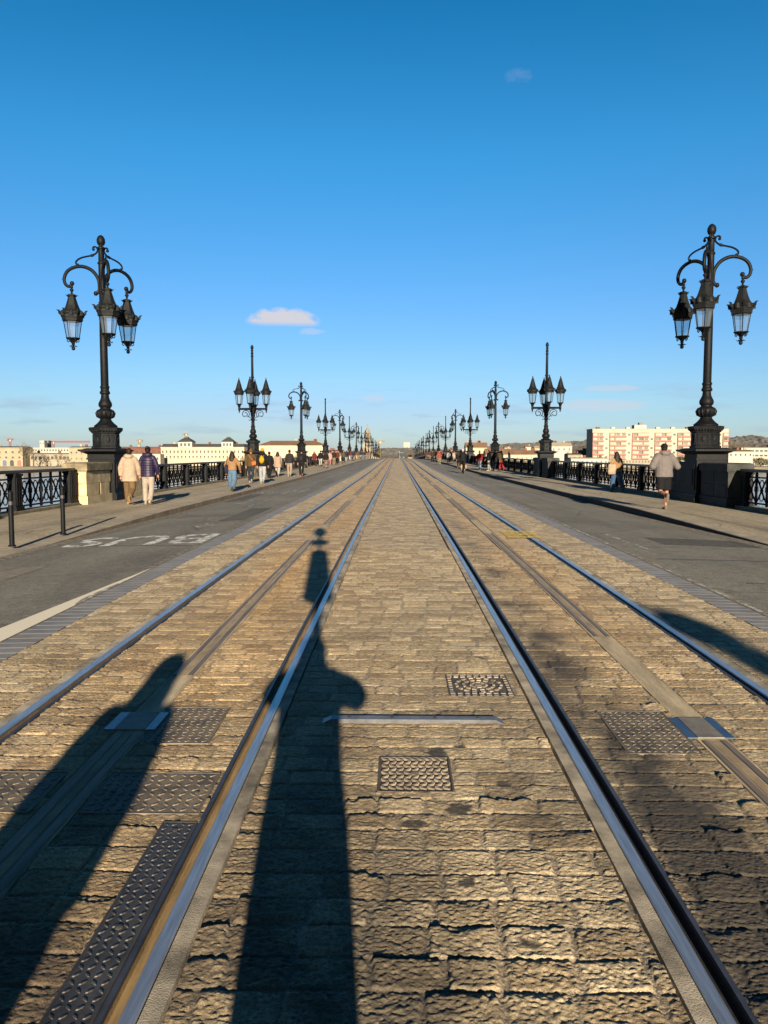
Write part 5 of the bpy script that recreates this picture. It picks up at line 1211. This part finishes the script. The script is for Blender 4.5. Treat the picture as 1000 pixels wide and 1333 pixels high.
# apartment block
DA = 520
t, wd, h, dp = facade('apartment_block', 'long seven storey white and salmon apartment block across the river on the right', 'apartment block', DA, 769, 943, 559.5, 16, M('cream_panel_wall', (.30, .265, .20), .85, 0, .08, .2))
fl = 6; bays = 24; bw = wd / bays; z0_ = bz(598, DA) - QZ; zt_ = bz(563.5, DA) - QZ; fh = (zt_ - z0_) / fl
BLIND = M('cream_blind', (0.252, 0.2232, 0.1656), .7, 0, .1, .5)
rr = random.Random(3)
# each floor: a salmon balcony band broken by the white stair bays, with window strips behind it
for j in range(fl):
    z = z0_ + fh * j; runs = []
    for i in range(bays):
        x = -wd / 2 + bw * (i + .5)
        if i % 4 == 2:
            runs.append(None)
            if (j + i // 4) % 2 == 0: MB().box((x, -dp / 2 - .05, z + fh * .55), (bw * .42, .22, fh * .45)).build('window', GLASSW, t)
            continue
        if not runs or runs[-1] is None: runs.append([])
        runs[-1].append(x)
    for xs_ in runs:
        if not xs_: continue
        xm = sum(xs_) / len(xs_); L = bw * len(xs_); m = MB()
        m.box((xm, -dp / 2 - .55, z + fh * .14), (L, 1.1, fh * .26)); m.box((xm, -dp / 2 - .3, z + fh * .94), (L, .6, fh * .10)); m.box((xm - L / 2 + bw * .06, -dp / 2 - .5, z + fh * .54), (bw * .12, 1.0, fh * .70))
        if len(xs_) > 1: m.box((xm + bw * rr.choice((-.5, .5)) * (len(xs_) % 2), -dp / 2 - .5, z + fh * .54), (bw * .12, 1.0, fh * .70))
        bo_ = m.build('balcony', PINKB, t)
        for x in xs_:
            b_ = rr.random() < .6; MB().box((x + bw * .06, -dp / 2 - .06, z + fh * .58), (bw * .66, .15, fh * .55)).build('blind' if b_ else 'window', BLIND if b_ else (GREYB if rr.random() < .6 else GLASSW), bo_)
ro = MB().box((0, 0, h + .25), (wd + .6, dp + .6, .5)).build('roof', SAND, t)
for i in range(9): MB().box((-wd / 2 + wd * (i + .5) / 9, -2, h + 1.1), (2.4, 2.4, 1.4)).build('roof_vent', WHITEW if i % 3 else BRICKR, ro)
MB().box((bx(832, DA) - (bx(769, DA) + bx(943, DA)) / 2, -2, h + 1.7), (8, 6, 2.8)).build('lift_house', WHITEW, ro)
MB().box((bx(834, DA) - (bx(769, DA) + bx(943, DA)) / 2, -2, h + 3.9), (2.8, 3, 1.8)).build('water_tank', GREYB, ro)
facade('river_wall_hall', 'long low sandstone hall at the foot of the salmon apartment block', 'building', 500, 772, 852, 598.5, 8, SAND, (601,), 20, (.5, .5))
facade('office_building', 'white office building with window bands at the right edge', 'building', 520, 960, 1075, 583, 14, WHITEW, (587, 593), 20, (.72, .55))
facade('white_house', 'low white gabled house right of the nearest right lamp pedestal', 'building', 480, 944, 975, 588, 9, WHITEW, (592,), 5, (.3, .7), ('gable', 2.5, TILER))
RH = [('warehouse', 'cream warehouse with a raised gable behind the standing group', 606, 634, 583, CREAMW, ('gable', 7, TILER), 560), ('warehouse', 'long cream shed with a tan roof behind the second right lamp post', 632, 668, 592, CREAMW, ('gable', 8, TILER), 540),
      ('warehouse', 'long cream shed with brown roof left of the second right lamp', 664, 706, 592, CREAMW, ('gable', 6, TILER), 500), ('white_house', 'white house group uphill just left of the second right lamp', 695, 716, 584, WHITEW, ('gable', 3.5, SAND), 620),
      ('white_house', 'large white house uphill just right of the second right lamp', 716, 743, 581, WHITEW, ('gable', 5, SAND), 640), ('beige_house', 'beige flat house between the second right lamp and the apartment block', 738, 756, 592, SAND, ('gable', 2, SLATER), 520),
      ('brick_house', 'small brown roofed house left of the apartment block', 752, 770, 590, BRICKR, ('gable', 4, TILER), 560), ('warehouse', 'pale shed low behind the railing left of the apartment block', 742, 790, 597, WHITEW, ('gable', 1.5, SAND), 490), ('warehouse', 'pale riverside shed behind the railing left of the standing group', 575, 610, 592, SAND, ('gable', 4, TILER), 580)]
for nm, lb, a, b, tp, mt, rf, D in RH: facade(nm, lb, 'building', D, a, b, tp, 12, mt, (tp + 4,), max(3, int((b - a) / 6)), (.3, .7), rf)
facade('tower_block', 'lone white tower block on the hill beyond the end of the bridge', 'tower block', 1950, 525.5, 533.5, 576, 10, WHITEW, (579, 581.5), 6, (.5, .3))
for k, (a, b, tp, D) in enumerate(((656, 664, 583, 1000), (683, 690, 582, 980), (790, 800, 580, 1000), (585, 596, 586, 900), (1002, 1012, 578, 1000), (705, 711, 579, 1050), (728, 735, 578, 1080))):
    facade('hillside_house', 'tiny pale house among the trees of the right hillside', 'house', D, a, b, tp, 8, WHITEW, (tp + 2,), 3, (.3, .4), ('gable', 2, TILER), group='tiny houses on the right hillside')
TOWERST = M('weathered_tower_stone', (.17, .14, .095), .9, 0, .35, .4)
# church tower at the end of the bridge
D = 490; t = empty('church_tower', (bx(478.5, D), D, QZ)); tag(t, 'pale stone church tower with columns and a tapered dome beyond the left lamps', 'church tower'); zz = lambda py: bz(py, D) - QZ
m = MB(); m.box((0, 0, zz(583) / 2), (6.2, 6.2, zz(583))); m.box((0, 0, zz(583)), (6.8, 6.8, .5)); m.build('tower_base', TOWERST, t)
for k in range(8):
    a = R(45 * k + 22.5); MB().tube([(2.3 * math.cos(a), 2.3 * math.sin(a), zz(583)), (2.3 * math.cos(a), 2.3 * math.sin(a), zz(573.5))], .38, 8).build('column', CREAMW, t)
MB().lathe([(1.7, zz(583)), (1.7, zz(573.5))], 8).build('belfry_core', GREYB, t)
MB().lathe([(2.9, zz(574)), (2.9, zz(572.6)), (2.1, zz(572.4)), (2.1, zz(568)), (2.3, zz(567.6)), (2.0, zz(564)), (1.2, zz(560)), (.4, zz(557.6)), (.12, zz(556)), (.1, zz(553.6))], 12).build('dome', TOWERST, t)
MB().box((0, 0, zz(553.5)), (.9, .14, .14)).build('cross', SLATER, t)
# cranes
CR = M('crane_red', (0.216, 0.0288, 0.018), .6); CRY = M('crane_yellow', (0.2232, 0.1512, 0.0432), .6)
def crane(px, top, jl, jr, m, label, D=950, grp='tower cranes above the far left roofs'):
    t = empty('tower_crane', (bx(px, D), D, QZ)); h = bz(top, D) - QZ; tag(t, label, 'crane', grp)
    q = MB()
    for sx in (-.9, .9):
        for sy in (-.9, .9): q.tube([(sx, sy, 0), (sx, sy, h)], .22, 4)
    for i in range(int(h / 2.4)): q.tube([(-.9 if i % 2 else .9, -.9, i * 2.4), (.9 if i % 2 else -.9, -.9, i * 2.4 + 2.4)], .16, 4)
    q.build('mast', m, t)
    q = MB(); a, b = jl * D / 1000, jr * D / 1000
    q.tube([(a, 0, h - 1.5), (b, 0, h - 1.5)], .32, 4); q.tube([(a, 0, h - .3), (b, 0, h - .3)], .26, 4)
    n = max(2, int((b - a) / 2.5))
    for i in range(n): q.tube([(a + (b - a) * i / n, 0, h - 1.5), (a + (b - a) * (i + .5) / n, 0, h - .3), (a + (b - a) * (i + 1) / n, 0, h - 1.5)], .15, 4)
    q.tube([(a, 0, h - .3), (0, 0, h + 3), (b * .7, 0, h - .3)], .10, 3); q.build('jib', m, t)
    MB().box((a if abs(a) < abs(b) else b, 0, h - 1.6), (2.6, 1.6, 2.6)).build('counterweight', GREYB, t); MB().box((1.2, -1.2, h - 2.2), (1.6, 1.8, 2.2)).build('cab', WHITEW, t)
crane(11, 571, -4, 5, CR, 'small red tower crane at the far left above the ochre terrace')
crane(68, 574, -6, 48, CR, 'red tower crane with a long jib stretching towards the left lamp')
crane(181, 572, -4, 3, CRY, 'yellow tower crane above the two walkers by the left pedestal')
crane(242, 564, -3, 4, CRY, 'yellow crane top peeking over the left palace pavilion')
crane(494, 573.5, -1.5, 7, CRY, 'thin crane right of the church tower', 900, 'crane by the church')
facade('silo_tower', 'pale round topped office tower under the left red cranes', 'tower', 900, 50, 56, 573.5, 8, WHITEW, (577,), 3, (.4, .5))
facade('silo_tower', 'slim grey and white tower right beside the pale office tower', 'tower', 920, 57.5, 61.5, 573.5, 8, GREYB, (577,), 2, (.4, .5))
# ------------------------------------------------------------------ trees
BARK = M('winter_bark', (0.065, 0.05, 0.035), .95, 0, .3, 3); TWIG = M('winter_twigs', (0.13, 0.1, 0.065), .95, 0, .3, 3); LEAF = M('evergreen_leaf', (0.035, 0.0425, 0.015), .8, 0, .5, 2, c2=(.08, .075, .025)); LEAFB = M('olive_leaf', (0.06, 0.055, 0.0175), .8, 0, .4, 2, c2=(.10, .085, .035))
def tree(name, label, px, D, top, wpx, seed, bare=True, leaf=None, group=None):
    r = random.Random(seed); t = empty(name, (bx(px, D), D, QZ)); H = bz(top, D) - QZ; W = wpx * D / 2000; tag(t, label, 'tree' if bare or H > 6 else 'bush', group)
    tr = MB(); tr.tube([(0, 0, 0), (.1, 0, H * .25), (0, .1, H * .5)], [.035 * H, .028 * H, .018 * H], 7); cw = MB()
    def br(p, d, L, rad, lev):
        q = p + d * L; tr_ = tr if lev < 2 else cw
        tr_.tube([p, p + d * L * .5 + Vector((r.gauss(0, .04), r.gauss(0, .04), .03)) * L, q], [rad, rad * .75, rad * .45], 5 if lev < 2 else 3)
        if lev < 4:
            for _ in range(4 if lev else 6):
                dd = (d + Vector((r.gauss(0, .6), r.gauss(0, .6), r.gauss(.15, .4)))).normalized(); br(p.lerp(q, r.uniform(.45, 1)), dd, L * r.uniform(.55, .75), max(.03, rad * .5), lev + 1)
    if bare:
        for k in range(5):
            a = k * 1.26 + r.random(); br(Vector((0, 0, H * (.22 + .06 * k))), Vector((math.cos(a) * .7, math.sin(a) * .7, .75)).normalized(), H * .24, .016 * H, 1)
        sx = W / max(.1, max(abs(v[0]) for v in cw.v)); cw.v = [(x * sx, y * sx, z) for x, y, z in cw.v]
        k = H / max(v[2] for v in cw.v); cw.v = [(x, y, z * k) for x, y, z in cw.v]
    else:
        cl_ = [(r.gauss(0, .45) * W, r.gauss(0, .45) * W, H * r.uniform(.25, .85), W * r.uniform(.3, .5)) for _ in range(16)]
        for _ in range(1500):
            c = r.choice(cl_); d = Vector((r.gauss(0, 1), r.gauss(0, 1), r.gauss(0, 1))).normalized() * c[3] * r.random() ** .4; p = Vector(c[:3]) + Vector((d.x, d.y, d.z * .7)); s = r.uniform(.25, .5)
            u = Vector((r.gauss(0, 1), r.gauss(0, 1), r.gauss(0, 1))).normalized(); v = u.orthogonal().normalized()
            if p.z < H * 1.02: cw.add([p - u * s, p + v * s * .6, p + u * s, p - v * s * .6], [(0, 1, 2, 3)])
    tr.build('trunk', BARK, t); cw.build('crown', TWIG if bare else leaf, t)
for i, (px, top, w_) in enumerate(((30, 574, 22), (41, 579, 16), (58, 588, 14), (73, 590, 16), (84, 592, 12))):
    tree('bare_tree', ['tall bare winter tree leftmost on the far bank', 'bare winter tree left of the silo towers', 'low bare tree before the long grey hall', 'low bare tree at the right end of the long hall', 'smallest bare tree before the right ochre terrace'][i], px, 485, top, w_, i, group='bare trees on the far left bank')
for i, (px, top, w_, lf) in enumerate(((888, 594, 20, LEAF), (800, 600, 18, LEAFB), (873, 596, 16, LEAFB), (953, 594, 16, LEAF), (985, 596, 26, LEAFB), (1005, 597, 20, LEAFB), (880, 593, 14, LEAF))):
    tree('evergreen_bush', ['dark bush left of the nearest right pedestal', 'olive bush below the apartment block', 'olive bush beyond the jogger', 'dark bush right of the nearest right pedestal', 'wide olive hedge bush before the white office building', 'olive bush at the right picture edge', 'round dark tree top rising over the stone block by the jogger'][i], px, 485, top, w_, 40 + i, False, lf, group='bushes on the far right bank')
tree('copper_tree', 'big reddish brown tree right of the apartment block', 945, 640, 570, 30, 77, False, M('copper_leaf', (.085, .05, .025), .9, 0, .3, 1, c2=(.115, .075, .035)))
# ------------------------------------------------------------------ vehicles at the far end
GREYPOLE = M('pale_grey_pole', (.12, .12, .11), .6)
def wheel(t, x, y, r=.42):
    m = MB(); m.tube([(x - .12, y, r), (x + .12, y, r)], r, 14); o = m.build('wheel', BLACK, t); MB().tube([(x - .13, y, r), (x + .13, y, r)], r * .5, 10).build('rim', GREYB, o)
bt = empty('bus', (2.0, 330, Zf(2.0, 330))); tag(bt, 'dark teal bus coming over the crest at the far end of the bridge', 'bus')
BUSM = M('bus_teal_paint', (.011, .026, .029), .5, 0, .1, 2, spec=.15); GL = M('vehicle_glass', (.006, .007, .008), .4, spec=.12)
m = MB(); m.rings([(0, 5.5, .35, 1.25, .01)], 4) if False else None; m.box((0, 5.5, 1.70), (2.5, 11, 2.6)); m.box((0, 5.5, 3.05), (2.3, 10.6, .16)); m.box((0, 5.4, 3.2), (1.5, 3, .25)); m.build('body', BUSM, bt)
MB().box((0, -.02, 1.95), (2.2, .08, 1.35)).build('windscreen', GL, bt); MB().box((0, -.02, 2.85), (1.8, .07, .26)).build('destination_sign', M('sign_panel', (.010, .012, .010), .5), bt)
for s in (-1, 1):
    MB().box((s * 1.26, 5.5, 2.1), (.05, 10, 1.0)).build('side_window', GL, bt); MB().box((s * .85, -.03, .85), (.4, .08, .22)).build('headlight', M('headlight_glass', (.10, .10, .09), .4), bt)
    MB().box((s * 1.45, -.2, 2.3), (.2, .12, .5)).build('mirror', BLACK, bt)
    for y in (2.2, 8.6): wheel(bt, s * 1.1, y, .48)
ca = empty('van', (5.4, 322, Zf(5.4, 322))); tag(ca, 'small orange tan van at the far end of the right lane', 'van')
VAN = M('van_orange_paint', (.085, .04, .014), .5)
m = MB(); m.prism([(-2.1, .3), (2.2, .3), (2.2, 1.9), (-.9, 1.95), (-1.5, 1.15), (-2.1, 1.0)], -.9, .9); m.v = [(c, a, b) for a, b, c in m.v]; m.f = [tuple(f) for f in m.f]; m.build('body', VAN, ca)
m = MB(); m.add([(-.75, -1.49, 1.20), (.75, -1.49, 1.20), (.7, -.97, 1.88), (-.7, -.97, 1.88)], [(0, 1, 2, 3)]); m.build('windscreen', GL, ca)
for s in (-1, 1):
    MB().box((s * .91, .4, 1.5), (.03, 2.2, .5)).build('side_window', GL, ca); MB().box((s * .65, -2.11, .85), (.3, .05, .16)).build('headlight', GREYPOLE, ca)
    for y in (-1.3, 1.4): wheel(ca, s * .82, y, .33)
t = empty('signpost', (1.0, 326, Zf(1.0, 326))); MB().tube([(0, 0, 0), (0, 0, 3.4)], .10, 8).build('pole', GREYPOLE, t); MB().box((0, -.12, 3.15), (.30, .04, .45)).build('sign_face', GREYPOLE, t); tag(t, 'thin white signpost just left of the far bus', 'signpost')
bpy.context.view_layer.update()
